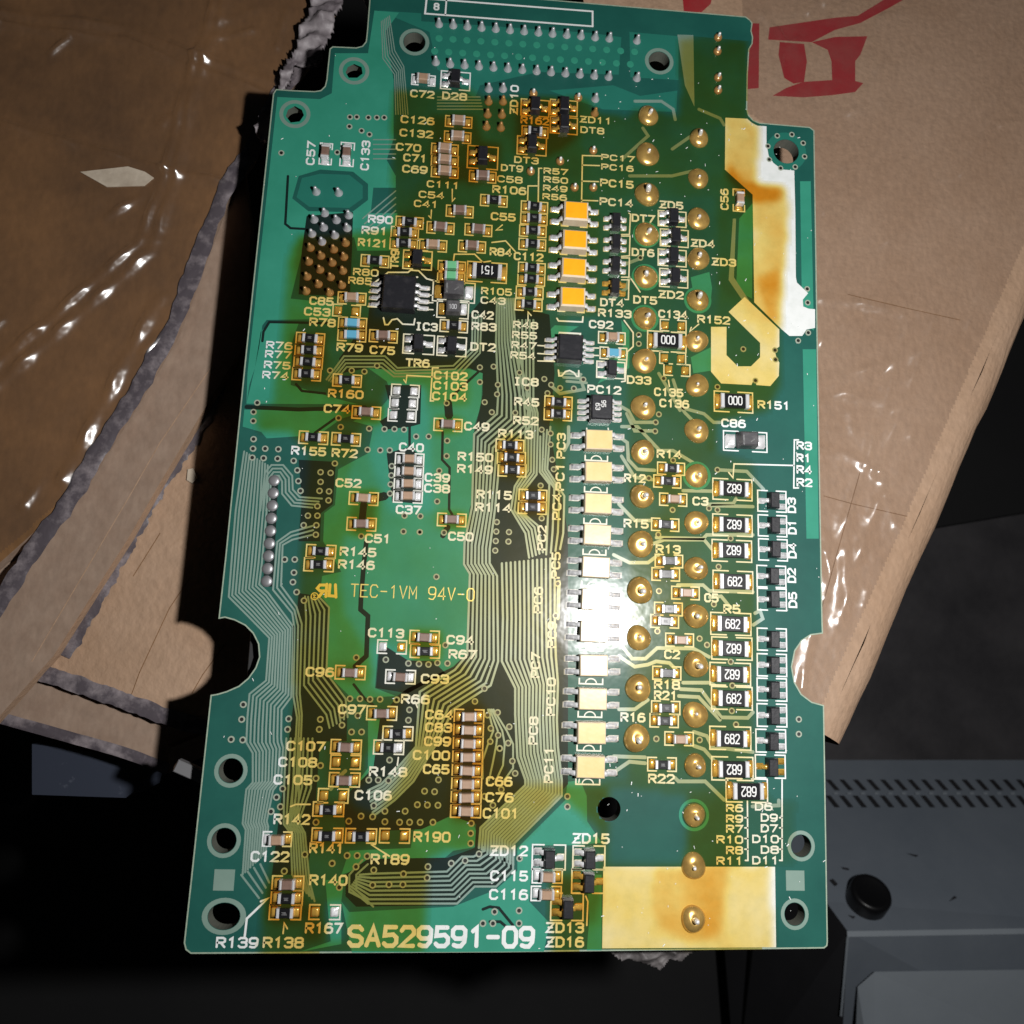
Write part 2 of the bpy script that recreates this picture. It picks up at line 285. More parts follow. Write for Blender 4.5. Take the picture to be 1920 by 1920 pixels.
CHIPS = [(860, 229, 'C'), (858, 258, 'C'), (834, 281, 'C'), (834, 302, 'C'), (834, 323, 'C'), (905, 332, 'CD'), (1003, 248, 'R'), (926, 377, 'R'), (862, 397, 'CD'), (826, 428, 'CD'), (897, 432, 'CD'), (885, 463, 'CD'), (812, 461, 'C'), (768, 418, 'R'), (759, 437, 'R'), (757, 458, 'R'), (703, 490, 'R'), (660, 560, 'C'), (661, 607, 'BLUE'), (660, 629, 'BLUE'), (719, 631, 'CD'),
              (582, 636, 'R'), (580, 658, 'R'), (578, 680, 'R'), (575, 702, 'R'), (651, 714, 'R'), (1002, 389, 'R'), (1001, 411, 'R'), (999, 434, 'R'), (998, 459, 'R'), (997, 504, 'R'), (996, 525, 'R'), (993, 549, 'R'), (991, 572, 'R'), (847, 501, 'G'), (846, 520, 'G'), (851, 612, 'R'), (1147, 634, 'C'), (1150, 663, 'BLUE'), (1258, 879, 'R'), (1251, 903, 'R'), (1262, 937, 'C'), (1247, 984, 'R'),
              (1254, 1052, 'R'), (1248, 1077, 'R'), (1285, 1112, 'C'), (1253, 1142, 'R'), (1246, 1165, 'R'), (1274, 1200, 'C'), (1250, 1262, 'R'), (1248, 1327, 'R'), (1245, 1351, 'R'), (1273, 1385, 'C'), (1241, 1433, 'R'), (1047, 755, 'R'), (1046, 777, 'R'), (956, 836, 'R'), (959, 859, 'R'), (960, 882, 'R'), (999, 930, 'R'), (998, 952, 'R'), (840, 797, 'CD'), (847, 975, 'CD'), (687, 774, 'CD'), (588, 821, 'R'), (649, 824, 'R'),
              (768, 862, 'C'), (767, 885, 'C'), (766, 908, 'C'), (765, 931, 'C'), (682, 935, 'C'), (678, 983, 'CD'), (602, 1034, 'R'), (598, 1059, 'R'), (796, 1195, 'CD'), (797, 1221, 'R'), (751, 1269, 'CD'), (657, 1261, 'CD'), (716, 1337, 'CD'), (746, 1375, 'R'), (729, 1401, 'R'), (649, 1400, 'CD'), (646, 1462, 'CD'), (616, 1517, 'R'), (614, 1566, 'R'), (677, 1567, 'R'), (540, 1656, 'CD'), (538, 1683, 'R'), (535, 1710, 'R'), (1026, 1642, 'C'), (1024, 1675, 'C')]
for x, y, k in CHIPS + [(879.5 - i * .9, 1343 + i * 25.2, 'C') for i in range(8)]:
    cx, cy = P(x, y); rr2 = ((GX - cx - random.uniform(-.2, .2)) / random.uniform(1.0, 1.7)) ** 2 + ((GY - cy - random.uniform(-.3, .1)) / random.uniform(.7, 1.2)) ** 2
    dens += np.where(dens > .08, random.uniform(.05, .42) * np.exp(-rr2), 0)
for q in (dens,): np.clip(q, 0, 1, q)
def blur(A, s):
    r = int(3 * s) + 1; k = np.exp(-.5 * (np.arange(-r, r + 1) / s) ** 2); k /= k.sum()
    A = np.apply_along_axis(lambda v: np.convolve(v, k, 'same'), 0, A); return np.apply_along_axis(lambda v: np.convolve(v, k, 'same'), 1, A)
dens = blur(dens, 1.15)
def dn(px, py):
    x, y = P(px, py); i = int((x - VX0) / VDX); j = int((y - VY0) / VDX)
    return dens[min(max(i, 0), VNX - 1), min(max(j, 0), VNY - 1)]

# ------------------------------------------------------------------ the board
board = bpy.data.objects.new('circuit_board', None); C.objects.link(board); board.empty_display_size = .01
board['label'] = 'green printed circuit board covered with small components, yellow varnish and white lettering'; board['category'] = 'circuit board'
def arc(cx, cy, r, a0, a1, n, ry=None):
    return [(cx + r * math.cos(math.radians(a0 + (a1 - a0) * i / n)), cy + (ry or r) * math.sin(math.radians(a0 + (a1 - a0) * i / n))) for i in range(n + 1)]
outl = [(513, 176), (518, 168), (545, 170), (590, 172)] + [(602, 170), (610, 162), (613, 150)] + [(619, 92), (624, 88), (668, 90), (680, 87), (687, 78), (689, 60), (696, -29), (1150, 10.5), (1398, 32), (1406, 38), (1410, 44), (1408, 58), (1411, 70), (1410, 82), (1404, 92), (1403, 105), (1401, 140), (1400, 205), (1403, 216), (1412, 226), (1424, 231), (1518, 239), (1526, 245), (1533, 700), (1541, 1160), (1542, 1187)]
outl += [(1520, 1190), (1503, 1201), (1490, 1220), (1484, 1250), (1489, 1279), (1502, 1302), (1522, 1317), (1544, 1323)]
outl += [(1551, 1766), (1550, 1773), (1545, 1777), (950, 1784), (358, 1787), (349, 1780), (346, 1768), (360, 1640), (396, 1304)]
outl += [(408, 1302), (425, 1297), (448, 1287), (466, 1272), (480, 1252), (487, 1232), (485, 1207), (475, 1187), (460, 1172), (440, 1162), (422, 1157), (411, 1159), (424, 1040), (459, 690)]
out_mm = PL(outl)
holes_px = [(553, 214, 1.28, 1.28), (664, 133, 1.28, 1.28), (777, 79, 1.28, 1.28), (1236, 115, 1.28, 1.28), (1474, 284, 1.55, 1.55), (433, 1445, 1.2, 1.2), (420, 1576, 1.2, 1.2), (420, 1718, 1.55, 1.25), (1142, 1517, 1.22, 1.22), (1502, 1586, 1.08, 1.12), (1490, 1714, 1.08, 1.12)]
holes = []
for hx, hy, rx, ry in holes_px:
    cx, cy = P(hx, hy); holes.append([(cx + rx * math.cos(2 * math.pi * i / 28), cy + ry * math.sin(2 * math.pi * i / 28)) for i in range(28)])
mb = MB(); prism(mb, [out_mm] + holes, -1.6, 0.0, 0, 1, bottom=True, mhole=2)
obj('substrate', mb.mesh('substrate', ['mask', 'edge', 'barrel']), board)
# pale rim where the mask stops at the rounded laminate edge
mb = MB(); strip(mb, out_mm, 0.14, 0.006, closed=True); obj('edge_rim', mb.mesh('edge_rim', 'edge'), board)
hm = MB()
for (hx, hy, rx, ry) in holes_px:
    cx, cy = P(hx, hy); r1 = 1.72 if hx != 1474 else 2.0
    if hx == 1142: continue
    n = 28
    mb = MB(); mb.add([(cx + (rx + .04) * math.cos(2 * math.pi * i / n), cy + (ry + .04) * math.sin(2 * math.pi * i / n), .022) for i in range(n)] + [(cx + r1 * rx / 1.25 * math.cos(2 * math.pi * i / n), cy + r1 * ry / 1.25 * math.sin(2 * math.pi * i / n), .018) for i in range(n)],
           [(i, n + i, n + (i + 1) % n, (i + 1) % n) for i in range(n)])
    obj('hole_annulus', mb.mesh('hole_annulus', 'inner' if hx == 1474 else 'trace'), board)

def pour(pts, hs=(), m='pour', name='copper_pour', z=0.014):
    mb = MB(); prism(mb, [PL(pts)] + [PL(h) for h in hs], 0.001, z); return obj(name, mb.mesh(name, m), board)
pour([(520, 182), (600, 186), (622, 175), (628, 100), (690, 100), (702, 20), (748, 24), (722, 60), (738, 150), (738, 260), (725, 300), (742, 330), (742, 352), (700, 352), (695, 400), (745, 400), (742, 470), (670, 470), (664, 445), (572, 450), (545, 560), (640, 570), (620, 598), (500, 600), (492, 610), (486, 650), (478, 690), (468, 720), (462, 757), (464, 700)],
     [[(560, 330), (600, 318), (662, 322), (690, 345), (690, 375), (660, 398), (578, 396), (548, 372)], [(540, 206), (553, 199), (566, 206), (570, 216), (562, 228), (545, 230), (536, 218)], [(652, 126), (664, 120), (678, 126), (680, 138), (670, 146), (654, 146), (648, 136)]])
pour([(566, 334), (600, 326), (655, 328), (680, 348), (680, 372), (655, 390), (580, 388), (556, 370)], m='inner', z=.02)
pour([(489, 622), (505, 606), (560, 606), (548, 640), (545, 722), (640, 750), (672, 758), (462, 757), (478, 690)])
pour([(458, 768), (660, 772), (690, 770), (640, 785), (598, 815), (560, 818), (500, 822), (490, 810), (455, 800)])
GREEN = [(690, 690), (770, 698), (880, 692), (905, 700), (902, 760), (889, 800), (885, 940), (880, 955), (874, 1000), (868, 1050), (880, 1078), (874, 1225), (850, 1250), (835, 1262), (812, 1238), (765, 1240), (712, 1205), (708, 1228), (703, 1290), (742, 1305), (660, 1310), (612, 1262), (616, 1135), (600, 1115), (604, 1080), (640, 1072), (606, 1015), (608, 962), (628, 947), (634, 880), (690, 850), (700, 800), (662, 790), (716, 762), (735, 740), (725, 715)]
pour(GREEN)
pour([(790, 1535), (846, 1530), (885, 1538), (893, 1560), (892, 1588), (850, 1595), (830, 1612), (700, 1620), (640, 1640), (655, 1595), (770, 1590), (775, 1560)])
pour([(655, 1710), (850, 1700), (930, 1668), (970, 1632), (970, 1590), (1060, 1500), (1064, 1466), (1088, 1463), (1100, 1492), (1101, 1540), (1128, 1580), (1070, 1585), (1000, 1585), (992, 1690), (1030, 1730), (1020, 1784), (660, 1786), (640, 1690)])
pour([(1100, 1640), (1128, 1640), (1128, 1782), (1100, 1782), (1105, 1720)])
pour([(690, 1345), (712, 1350), (715, 1400), (700, 1440), (680, 1480), (660, 1530), (645, 1500), (690, 1440)])
pour([(610, 1650), (645, 1650), (640, 1690), (640, 1770), (560, 1785), (620, 1765)])
pour([(1505, 655), (1530, 655), (1535, 1010), (1512, 1010)])
pour([(1500, 340), (1520, 340), (1526, 620), (1510, 610), (1503, 540)])
pour([(1386, 410), (1412, 380), (1410, 560), (1380, 545)]); pour([(1374, 410), (1380, 410), (1376, 520), (1412, 575), (1410, 590), (1366, 525)], m='trace', z=.018)
pour([(1270, 65), (1300, 66), (1302, 200), (1284, 160)], m='trace'); pour([(1180, 60), (1272, 68), (1272, 150), (1182, 145)], [[(1236 + 23 * math.cos(k * .524), 115 + 22 * math.sin(k * .524)) for k in range(12)]], z=.012, m='inner')
pour([(710, 20), (790, 25), (790, 40), (1110, 62), (1165, 70), (1160, 140), (1010, 135), (900, 160), (890, 185), (820, 130), (805, 60)], z=.012, m='inner')
pour([(1030, 170), (1150, 160), (1200, 180), (1270, 170), (1268, 210), (1130, 205)], z=.012, m='inner')
pour([(1010, 640), (1040, 610), (1085, 612), (1040, 640), (1018, 680)]); pour([(1165, 600), (1180, 620), (1180, 690), (1120, 720), (1168, 650)])
pour([(1295, 520), (1330, 510), (1335, 540), (1332, 570), (1300, 550)], z=.013); pour([(1295, 670), (1335, 650), (1333, 695), (1300, 700)], z=.013)
for q in ([(905, 560), (1030, 590), (1040, 700), (1030, 800), (1065, 1000), (1065, 1470), (962, 1585), (962, 1632), (928, 1663), (885, 1664), (853, 1697), (668, 1700), (648, 1680), (648, 1640), (690, 1610), (840, 1608), (890, 1590), (893, 1545), (845, 1530), (790, 1555), (650, 1560), (640, 1500), (700, 1440), (712, 1350), (745, 1305), (765, 1290), (850, 1250), (875, 1228), (880, 1076), (868, 1056), (885, 951), (889, 815), (905, 740)],
          [(560, 1112), (600, 1118), (617, 1140), (613, 1262), (652, 1310), (650, 1390), (600, 1390), (588, 1560), (575, 1640), (510, 1640), (540, 1400), (553, 1300), (555, 1170)], [(560, 862), (630, 866), (624, 945), (602, 962), (600, 1015), (560, 1015), (566, 940)],
          [(636, 672), (690, 600), (700, 500), (812, 500), (880, 590), (905, 560), (905, 700), (880, 690), (770, 695), (690, 690), (640, 700)], [(722, 722), (790, 722), (788, 795), (770, 800), (722, 806), (712, 790), (735, 775)], [(712, 1205), (765, 1238), (812, 1240), (835, 1262), (765, 1300), (705, 1290)], [(725, 850), (768, 838), (795, 860), (790, 945), (735, 940)]):
    pour(q, m='gap', name='bare_laminate', z=.019)
# gaps cut through the copper
GAPS = [[(687, 1015), (682, 1060), (677, 1120), (676, 1143), (690, 1155), (687, 1230), (665, 1250)], [(663, 1283), (684, 1310), (700, 1322)], [(682, 945), (679, 975)], [(830, 810), (829, 862), (843, 877), (842, 955), (848, 965)],
        [(840, 755), (842, 780)], [(845, 745), (905, 690), (930, 655)], [(768, 800), (768, 850)], [(722, 930), (700, 935)], [(462, 763), (560, 768), (685, 764)], [(492, 640), (494, 622), (505, 604), (625, 606)], [(555, 720), (566, 733), (610, 738)],
        [(760, 745), (758, 800)], [(590, 812), (632, 782)], [(840, 988), (830, 1005)], [(540, 330), (535, 420), (545, 428), (580, 430)],
        [(845, 1500), (846, 1530)], [(905, 1705), (918, 1700), (935, 1702), (962, 1735)], [(918, 1728), (938, 1728), (950, 1738)]]
GW = {0: .5, 2: .75, 4: .9, 7: .9, 8: .45, 13: .6}
mb = MB()
for i, g in enumerate(GAPS): strip(mb, PL(g), GW.get(i, .28), .017)
obj('isolation_gaps', mb.mesh('isolation_gaps', 'gap'), board, kind='stuff')

# ------------------------------------------------------------------ fine traces in bundles
def bundle(n, rows, wd=.19):
    for k in range(n):
        t = k / max(1, n - 1)
        yield [P(a + (c - a) * t, b + (d - b) * t) for a, b, c, d in rows], wd
BND = [(10, [(458, 846, 502, 872), (442, 957, 500, 957), (434, 1056, 491, 1056), (429, 1119, 486, 1096), (465, 1155, 503, 1112), (505, 1196, 550, 1175), (499, 1276, 546, 1307), (468, 1301, 528, 1331), (464, 1345, 527, 1385), (462, 1392, 528, 1392), (474, 1412, 531, 1402), (474, 1467, 527, 1462), (462, 1480, 512, 1482), (455, 1544, 500, 1540), (461, 1556, 503, 1550), (455, 1640, 498, 1600)]),
       (4, [(452, 1640, 488, 1620), (486, 1684, 505, 1655)]),
       (4, [(488, 958, 505, 958), (497, 886, 508, 902), (509, 872, 515, 892), (531, 872, 523, 892), (548, 892, 529, 903), (549, 918, 529, 926), (562, 932, 547, 948), (604, 935, 586, 952)]),
       (3, [(590, 985, 585, 1003), (545, 998, 548, 1012), (520, 1016, 530, 1022), (512, 1106, 527, 1098), (548, 1150, 556, 1138), (552, 1177, 566, 1170), (550, 1305, 562, 1300), (557, 1345, 566, 1340), (548, 1500, 560, 1500), (545, 1560, 556, 1560)]),
       (6, [(572, 1118, 600, 1121), (574, 1160, 617, 1139), (570, 1285, 612, 1262), (612, 1340, 648, 1310), (618, 1365, 652, 1345)]),
       (7, [(537, 1384, 586, 1384), (533, 1470, 583, 1478), (532, 1545, 560, 1540), (545, 1562, 572, 1562), (548, 1640, 580, 1650), (560, 1660, 590, 1690)]),
       (8, [(932, 560, 962, 560), (930, 640, 968, 640), (934, 740, 990, 740), (932, 776, 994, 800), (889, 814, 938, 850), (885, 951, 928, 955), (871, 1017, 918, 1030), (870, 1058, 918, 1056), (881, 1076, 932, 1080), (876, 1228, 934, 1240), (853, 1256, 920, 1285), (787, 1297, 850, 1330), (780, 1400, 815, 1400), (745, 1440, 775, 1465), (715, 1470, 740, 1500), (690, 1482, 700, 1530)], .23),
       (4, [(612, 712, 625, 718), (645, 668, 650, 688), (722, 668, 715, 688), (745, 690, 738, 706), (850, 686, 858, 706), (885, 652, 900, 662), (886, 590, 903, 590)]),
       (5, [(972, 600, 1000, 600), (974, 740, 1000, 745), (990, 770, 1008, 775), (985, 810, 1008, 815), (985, 880, 1006, 890), (965, 912, 984, 918), (958, 955, 984, 965), (985, 1000, 1008, 985), (992, 1046, 1018, 1036)], .22),
       (4, [(1013, 818, 1032, 800), (1012, 885, 1026, 880), (1030, 908, 1058, 930), (1026, 995, 1056, 1000), (1024, 1040, 1050, 1030)], .22),
       (13, [(941, 1056, 1040, 1046), (943, 1159, 1040, 1159), (941, 1240, 1042, 1230), (966, 1290, 1046, 1280), (966, 1340, 1044, 1350), (970, 1420, 1046, 1400), (985, 1462, 1053, 1462), (985, 1472, 1053, 1492), (901, 1552, 962, 1583), (898, 1590, 962, 1622)], .24),
       (8, [(906, 1588, 962, 1618), (906, 1596, 962, 1631), (888, 1606, 930, 1662), (866, 1606, 890, 1662), (838, 1634, 857, 1694), (700, 1638, 690, 1694), (674, 1640, 655, 1665)], .2),
       (4, [(915, 1330, 925, 1330), (925, 1370, 950, 1370), (915, 1395, 962, 1395), (905, 1425, 962, 1440), (905, 1460, 940, 1470)]),
       (6, [(715, 40, 730, 30), (718, 110, 740, 95), (740, 140, 757, 125), (742, 215, 765, 215)], .12), (5, [(820, 182, 820, 205), (900, 182, 905, 205)], .14), (5, [(700, 262, 700, 298), (742, 262, 742, 298)], .14),
       (4, [(680, 410, 690, 440), (742, 358, 742, 395)], .14), (3, [(1050, 700, 1062, 715), (1090, 702, 1100, 718)], .3), (2, [(700, 1700, 690, 1690), (668, 1668, 655, 1672), (668, 1640, 655, 1640), (690, 1620, 680, 1612)])]
mb = MB()
for q in BND:
    for pts, wd in bundle(*q): strip(mb, pts, wd, .028, .001)
obj('fine_traces', mb.mesh('fine_traces', 'trace'), board, kind='stuff')
WIDE = [[(1165, 800), (1195, 800), (1237, 845), (1262, 845), (1300, 868)], [(1165, 822), (1176, 830), (1178, 862), (1195, 880), (1228, 882)], [(1165, 855), (1190, 895), (1228, 900)], [(1160, 760), (1178, 770), (1190, 792), (1229, 792)], [(1175, 775), (1190, 808), (1229, 808)],
        [(1160, 945), (1190, 976), (1222, 976)], [(1210, 1025), (1245, 1012), (1320, 1012), (1335, 1030)], [(1280, 920), (1335, 921)], [(1320, 946), (1375, 944), (1380, 935)], [(1335, 948), (1412, 950)], [(1230, 1008), (1318, 1010), (1325, 1003), (1412, 1003)], [(1345, 881), (1400, 884), (1432, 918)],
        [(1262, 712), (1280, 768), (1285, 775), (1300, 790)], [(1280, 765), (1320, 776), (1338, 792), (1350, 792)], [(1235, 700), (1250, 725), (1275, 770)], [(1150, 1040), (1180, 1055), (1215, 1055), (1235, 1040)], [(1270, 1097), (1318, 1097), (1330, 1108), (1412, 1110)], [(1330, 1120), (1352, 1118), (1370, 1140)],
        [(1415, 1150), (1425, 1145), (1430, 1160), (1412, 1172)], [(1165, 1210), (1185, 1235), (1210, 1235), (1232, 1215), (1300, 1216), (1330, 1232)], [(1160, 1230), (1190, 1250), (1215, 1246), (1230, 1240), (1255, 1243), (1268, 1256)], [(1280, 1280), (1330, 1280), (1340, 1285)], [(1275, 1292), (1315, 1294), (1352, 1345), (1402, 1346), (1412, 1335)], [(1272, 1305), (1310, 1307), (1350, 1350)],
        [(1160, 1330), (1190, 1330), (1215, 1312)], [(1300, 1372), (1325, 1380), (1335, 1400), (1412, 1410)], [(1150, 1418), (1210, 1420)], [(1155, 1445), (1180, 1428), (1210, 1431)], [(1265, 1458), (1272, 1465), (1322, 1465), (1358, 1500)], [(1300, 1398), (1320, 1405), (1356, 1446)], [(1460, 1500), (1460, 1510), (1410, 1512)],
        [(1165, 300), (1215, 255), (1205, 240)], [(1260, 280), (1310, 245)], [(1180, 330), (1260, 330), (1310, 318)], [(1310, 205), (1350, 222), (1358, 235)], [(1190, 190), (1240, 190), (1262, 205), (1266, 225)], [(1150, 560), (1175, 540), (1180, 520)], [(1160, 500), (1200, 485)], [(1085, 700), (1095, 730), (1050, 738), (1035, 725)],
        [(648, 1445), (632, 1460), (620, 1480)], [(1066, 800), (1066, 830), (1058, 845)], [(1048, 1090), (1046, 1160)]]
for q in WIDE:
    mb = MB(); strip(mb, PL(q), .38, .030, .001); obj('trace', mb.mesh('trace', 'trace'), board)

# ------------------------------------------------------------------ vias
VIA = []
def vias(ox, oy, s, pts): VIA.extend((ox + x / s, oy + y / s) for x, y in pts)
s5 = 1920 / 380
vias(420, 680, s5, [(315, 380), (280, 468), (278, 553), (280, 725), (275, 815), (390, 815), (515, 820), (268, 900), (375, 905), (508, 910), (660, 930), (1050, 955), (695, 1020), (915, 1038), (1010, 1045), (705, 1122), (915, 1130), (725, 1215), (905, 1215), (995, 1220), (990, 1305), (885, 1360), (885, 1450), (795, 1450), (755, 1540), (875, 1540), (870, 1630), (1085, 525), (1105, 610), (1360, 825), (1480, 830), (1570, 830), (1375, 625), (1520, 630), (1615, 630), (1705, 635), (1820, 700), (1590, 980), (1585, 1068), (1578, 1153), (1573, 1240), (1710, 1450), (1860, 1455), (1700, 1600), (1855, 1605), (1300, 1645), (575, 1865), (670, 1865), (1005, 75), (1210, 75), (1330, 85), (1450, 30)])
vias(780, 680, s5, [(605, 45), (735, 38), (605, 185), (775, 210), (768, 300), (650, 375), (718, 470), (940, 475), (980, 95), (1215, 155), (1280, 210), (1365, 240), (1495, 245), (1055, 240), (1245, 290), (1585, 160), (1190, 635), (1275, 670), (1275, 775), (1290, 920), (1305, 1010), (295, 740), (290, 885), (290, 385), (120, 700), (220, 1025), (200, 1315), (35, 1605), (265, 1610), (1180, 1165), (1190, 1475), (765, 1510), (760, 1600), (880, 1605), (755, 1690), (875, 1695), (750, 1780)])
vias(380, 1040, s5, [(865, 170), (855, 260), (890, 355), (960, 435), (385, 1420), (370, 1560), (270, 1750), (380, 1755), (815, 1555), (805, 1655), (1115, 1560), (1105, 1655), (1320, 1520), (1320, 1615), (1410, 1680), (1505, 1680), (1470, 1525), (1395, 1365), (1490, 1365), (1585, 1370), (1680, 1370), (1835, 1375), (1455, 975), (1735, 995)])
vias(740, 1040, s5, [(395, 210), (1545, 275), (1525, 578), (480, 857), (130, 1030), (230, 1035), (320, 1040), (405, 1025), (500, 1030), (850, 1268), (760, 1390), (880, 1520), (975, 1495), (910, 1645), (980, 1710), (1085, 1630), (905, 1770), (1075, 1785), (995, 1835), (140, 1470), (130, 1568), (20, 1375)])
vias(720, 1400, 4.8, [(1040, 15), (1155, 130), (1180, 240), (490, 298), (365, 400), (455, 405), (300, 522), (390, 525), (485, 527), (190, 580), (140, 680), (230, 680), (325, 680), (440, 680), (50, 120), (40, 305), (1055, 385), (905, 447), (980, 527), (785, 690), (780, 780), (780, 870), (855, 965), (1650, 448), (1650, 540), (605, 1050), (730, 1025), (395, 1080), (388, 1180), (175, 1145), (170, 1240), (45, 1240), (1220, 1005), (995, 1485), (1215, 1475), (890, 1590), (980, 1590), (1215, 1590)])
vias(330, 1400, 4.8, [(1820, 300), (1735, 300), (1300, 170), (1260, 285), (960, 378), (905, 455), (940, 540), (855, 583), (1260, 680), (1555, 670), (1780, 530), (1880, 580), (1665, 625), (1770, 630), (1880, 675), (1160, 970), (1540, 980), (1630, 980), (1720, 985), (1405, 1050), (1620, 1080), (1780, 1110), (1770, 1245), (1470, 1265), (975, 1120)])
vias(1160, 680, s5, [(380, 490), (350, 565), (345, 650), (935, 1015), (515, 925), (285, 1095), (510, 1395), (855, 1380), (935, 1395), (375, 1630), (1060, 1665), (425, 150), (935, 230), (1295, 170)])
vias(1180, 1040, s5, [(845, 115), (280, 345), (800, 470), (265, 725), (665, 795), (735, 855), (960, 1015), (975, 1240), (970, 1480), (1010, 1610), (255, 1745), (665, 1755), (1605, 1560), (1605, 1700)])
vias(1160, 340, s5, [(1180, 1590), (1480, 1600), (1485, 1690), (1790, 1150), (1795, 1435), (1700, 1510), (1785, 1020), (205, 725), (190, 1455), (190, 1540)])
vias(480, 0, s5, [(890, 1110), (955, 1110), (1065, 1115), (1145, 1115), (1215, 1115), (885, 1200), (1000, 1240), (1075, 1275), (770, 1445), (240, 1450)])
for k in range(8): VIA.insert(0, (1474 + 36 * math.cos(k * .785 + .3), 284 + 33 * math.sin(k * .785 + .3)))
vm = MB(); n = 12
vm.add([(.34 * math.cos(2 * math.pi * i / n), .34 * math.sin(2 * math.pi * i / n), .044) for i in range(n)] + [(.20 * math.cos(2 * math.pi * i / n), .20 * math.sin(2 * math.pi * i / n), .046) for i in range(n)] + [(.36 * math.cos(2 * math.pi * i / n), .36 * math.sin(2 * math.pi * i / n), .002) for i in range(n)],
       [(i, (i + 1) % n, n + (i + 1) % n, n + i) for i in range(n)] + [(2 * n + i, 2 * n + (i + 1) % n, (i + 1) % n, i) for i in range(n)], 0)
vm.add([(.20 * math.cos(2 * math.pi * i / n), .20 * math.sin(2 * math.pi * i / n), .046) for i in range(n)] + [(.15 * math.cos(2 * math.pi * i / n), .15 * math.sin(2 * math.pi * i / n), .040) for i in range(n)],
       [(i, (i + 1) % n, n + (i + 1) % n, n + i) for i in range(n)] + [tuple(range(n, 2 * n))], 1)
vmesh = vm.mesh('via', ['ring', 'hole'])
for x, y in VIA[:299]:
    obj('via', vmesh, board, (*P(x, y), 0))
# covered pads of the connector (faint discs under the mask)
dm = MB(); lathe(dm, [(.44, .002), (.42, .026)], 14); dmesh = dm.mesh('covered_pad', 'pour')
for i in range(15):
    for a, b, c, d in ((823, 72, 26.2, 1.8), (815, 96, 26.2, 1.75)): obj('covered_pad', dmesh, board, (*P(a + i * c, b + i * d), 0))
sq = MB(); cbox(sq, 0, 0, .001, 2.0, 2.0, .03, .02); sqm = sq.mesh('square_pad', 'trace')
for x, y in ((420, 1650), (1491, 1651)): obj('square_pad', sqm, board, (*P(x, y), 0))

# ------------------------------------------------------------------ legend: vector lettering
G = {'0': [[(0, 1.2), (0, 4.8), (.9, 6), (3.1, 6), (4, 4.8), (4, 1.2), (3.1, 0), (.9, 0), 'c']], '1': [[(.9, 4.8), (2.2, 6), (2.2, 0)]], '2': [[(0, 4.8), (.8, 6), (3.2, 6), (4, 5), (4, 3.8), (0, 0), (4, 0)]],
     '3': [[(0, 5.2), (.9, 6), (3.2, 6), (4, 5.2), (4, 3.9), (3.1, 3.2), (1.4, 3.2)], [(3.1, 3.1), (4, 2.3), (4, .9), (3.1, 0), (.9, 0), (0, .9)]], '4': [[(3, 0), (3, 6), (0, 1.7), (4, 1.7)]], '5': [[(3.8, 6), (.4, 6), (.2, 3.3), (2.9, 3.6), (4, 2.6), (4, 1), (3, 0), (.9, 0), (0, .8)]],
     '6': [[(3.7, 5.6), (2.6, 6), (1.3, 6), (.2, 4.6), (0, 2.8)], [(.9, 3.6), (3.1, 3.6), (4, 2.7), (4, .9), (3.1, 0), (.9, 0), (0, .9), (0, 2.7), 'c']], '7': [[(0, 6), (4, 6), (1.4, 0)]],
     '8': [[(.9, 6), (3.1, 6), (3.9, 5.2), (3.9, 4), (3.1, 3.3), (.9, 3.3), (.1, 4), (.1, 5.2), 'c'], [(.9, 3.2), (0, 2.3), (0, .9), (.9, 0), (3.1, 0), (4, .9), (4, 2.3), (3.1, 3.2)]],
     '9': [[(.3, .4), (1.4, 0), (2.7, 0), (3.8, 1.4), (4, 3.2)], [(3.1, 2.4), (.9, 2.4), (0, 3.3), (0, 5.1), (.9, 6), (3.1, 6), (4, 5.1), (4, 3.3), 'c']], '-': [[(.3, 3), (3.7, 3)]], '.': [[(.5, 0), (1, .1)]],
     'A': [[(0, 0), (2, 6), (4, 0)], [(.8, 2), (3.2, 2)]], 'C': [[(4, 4.9), (3.1, 6), (.9, 6), (0, 4.8), (0, 1.2), (.9, 0), (3.1, 0), (4, 1.1)]], 'D': [[(0, 0), (0, 6), (2.6, 6), (4, 4.6), (4, 1.4), (2.6, 0), 'c']],
     'E': [[(4, 6), (0, 6), (0, 0), (4, 0)], [(.2, 3.1), (3, 3.1)]], 'I': [[(1, 6), (3, 6)], [(2, 5.9), (2, .1)], [(1, 0), (3, 0)]], 'M': [[(0, 0), (0, 6), (2, 2), (4, 6), (4, 0)]], 'P': [[(0, 0), (0, 6), (3, 6), (4, 5.2), (4, 3.6), (3, 2.8), (.2, 2.8)]],
     'R': [[(0, 0), (0, 6), (3, 6), (4, 5.2), (4, 3.7), (3, 2.9), (.2, 2.9)], [(2, 2.8), (4, 0)]], 'S': [[(4, 5), (3.1, 6), (.9, 6), (0, 5.1), (0, 4), (.9, 3.2), (3.1, 2.9), (4, 2.1), (4, .9), (3.1, 0), (.9, 0), (0, 1)]], 'T': [[(0, 6), (4, 6)], [(2, 5.9), (2, 0)]],
     'V': [[(0, 6), (2, 0), (4, 6)]], 'Z': [[(0, 6), (4, 6), (0, 0), (4, 0)], [(.9, 3.05), (3.1, 3.05)]], 'U': [[(0, 6), (0, 1.1), (.9, 0), (3.1, 0), (4, 1.1), (4, 6)]], ' ': []}
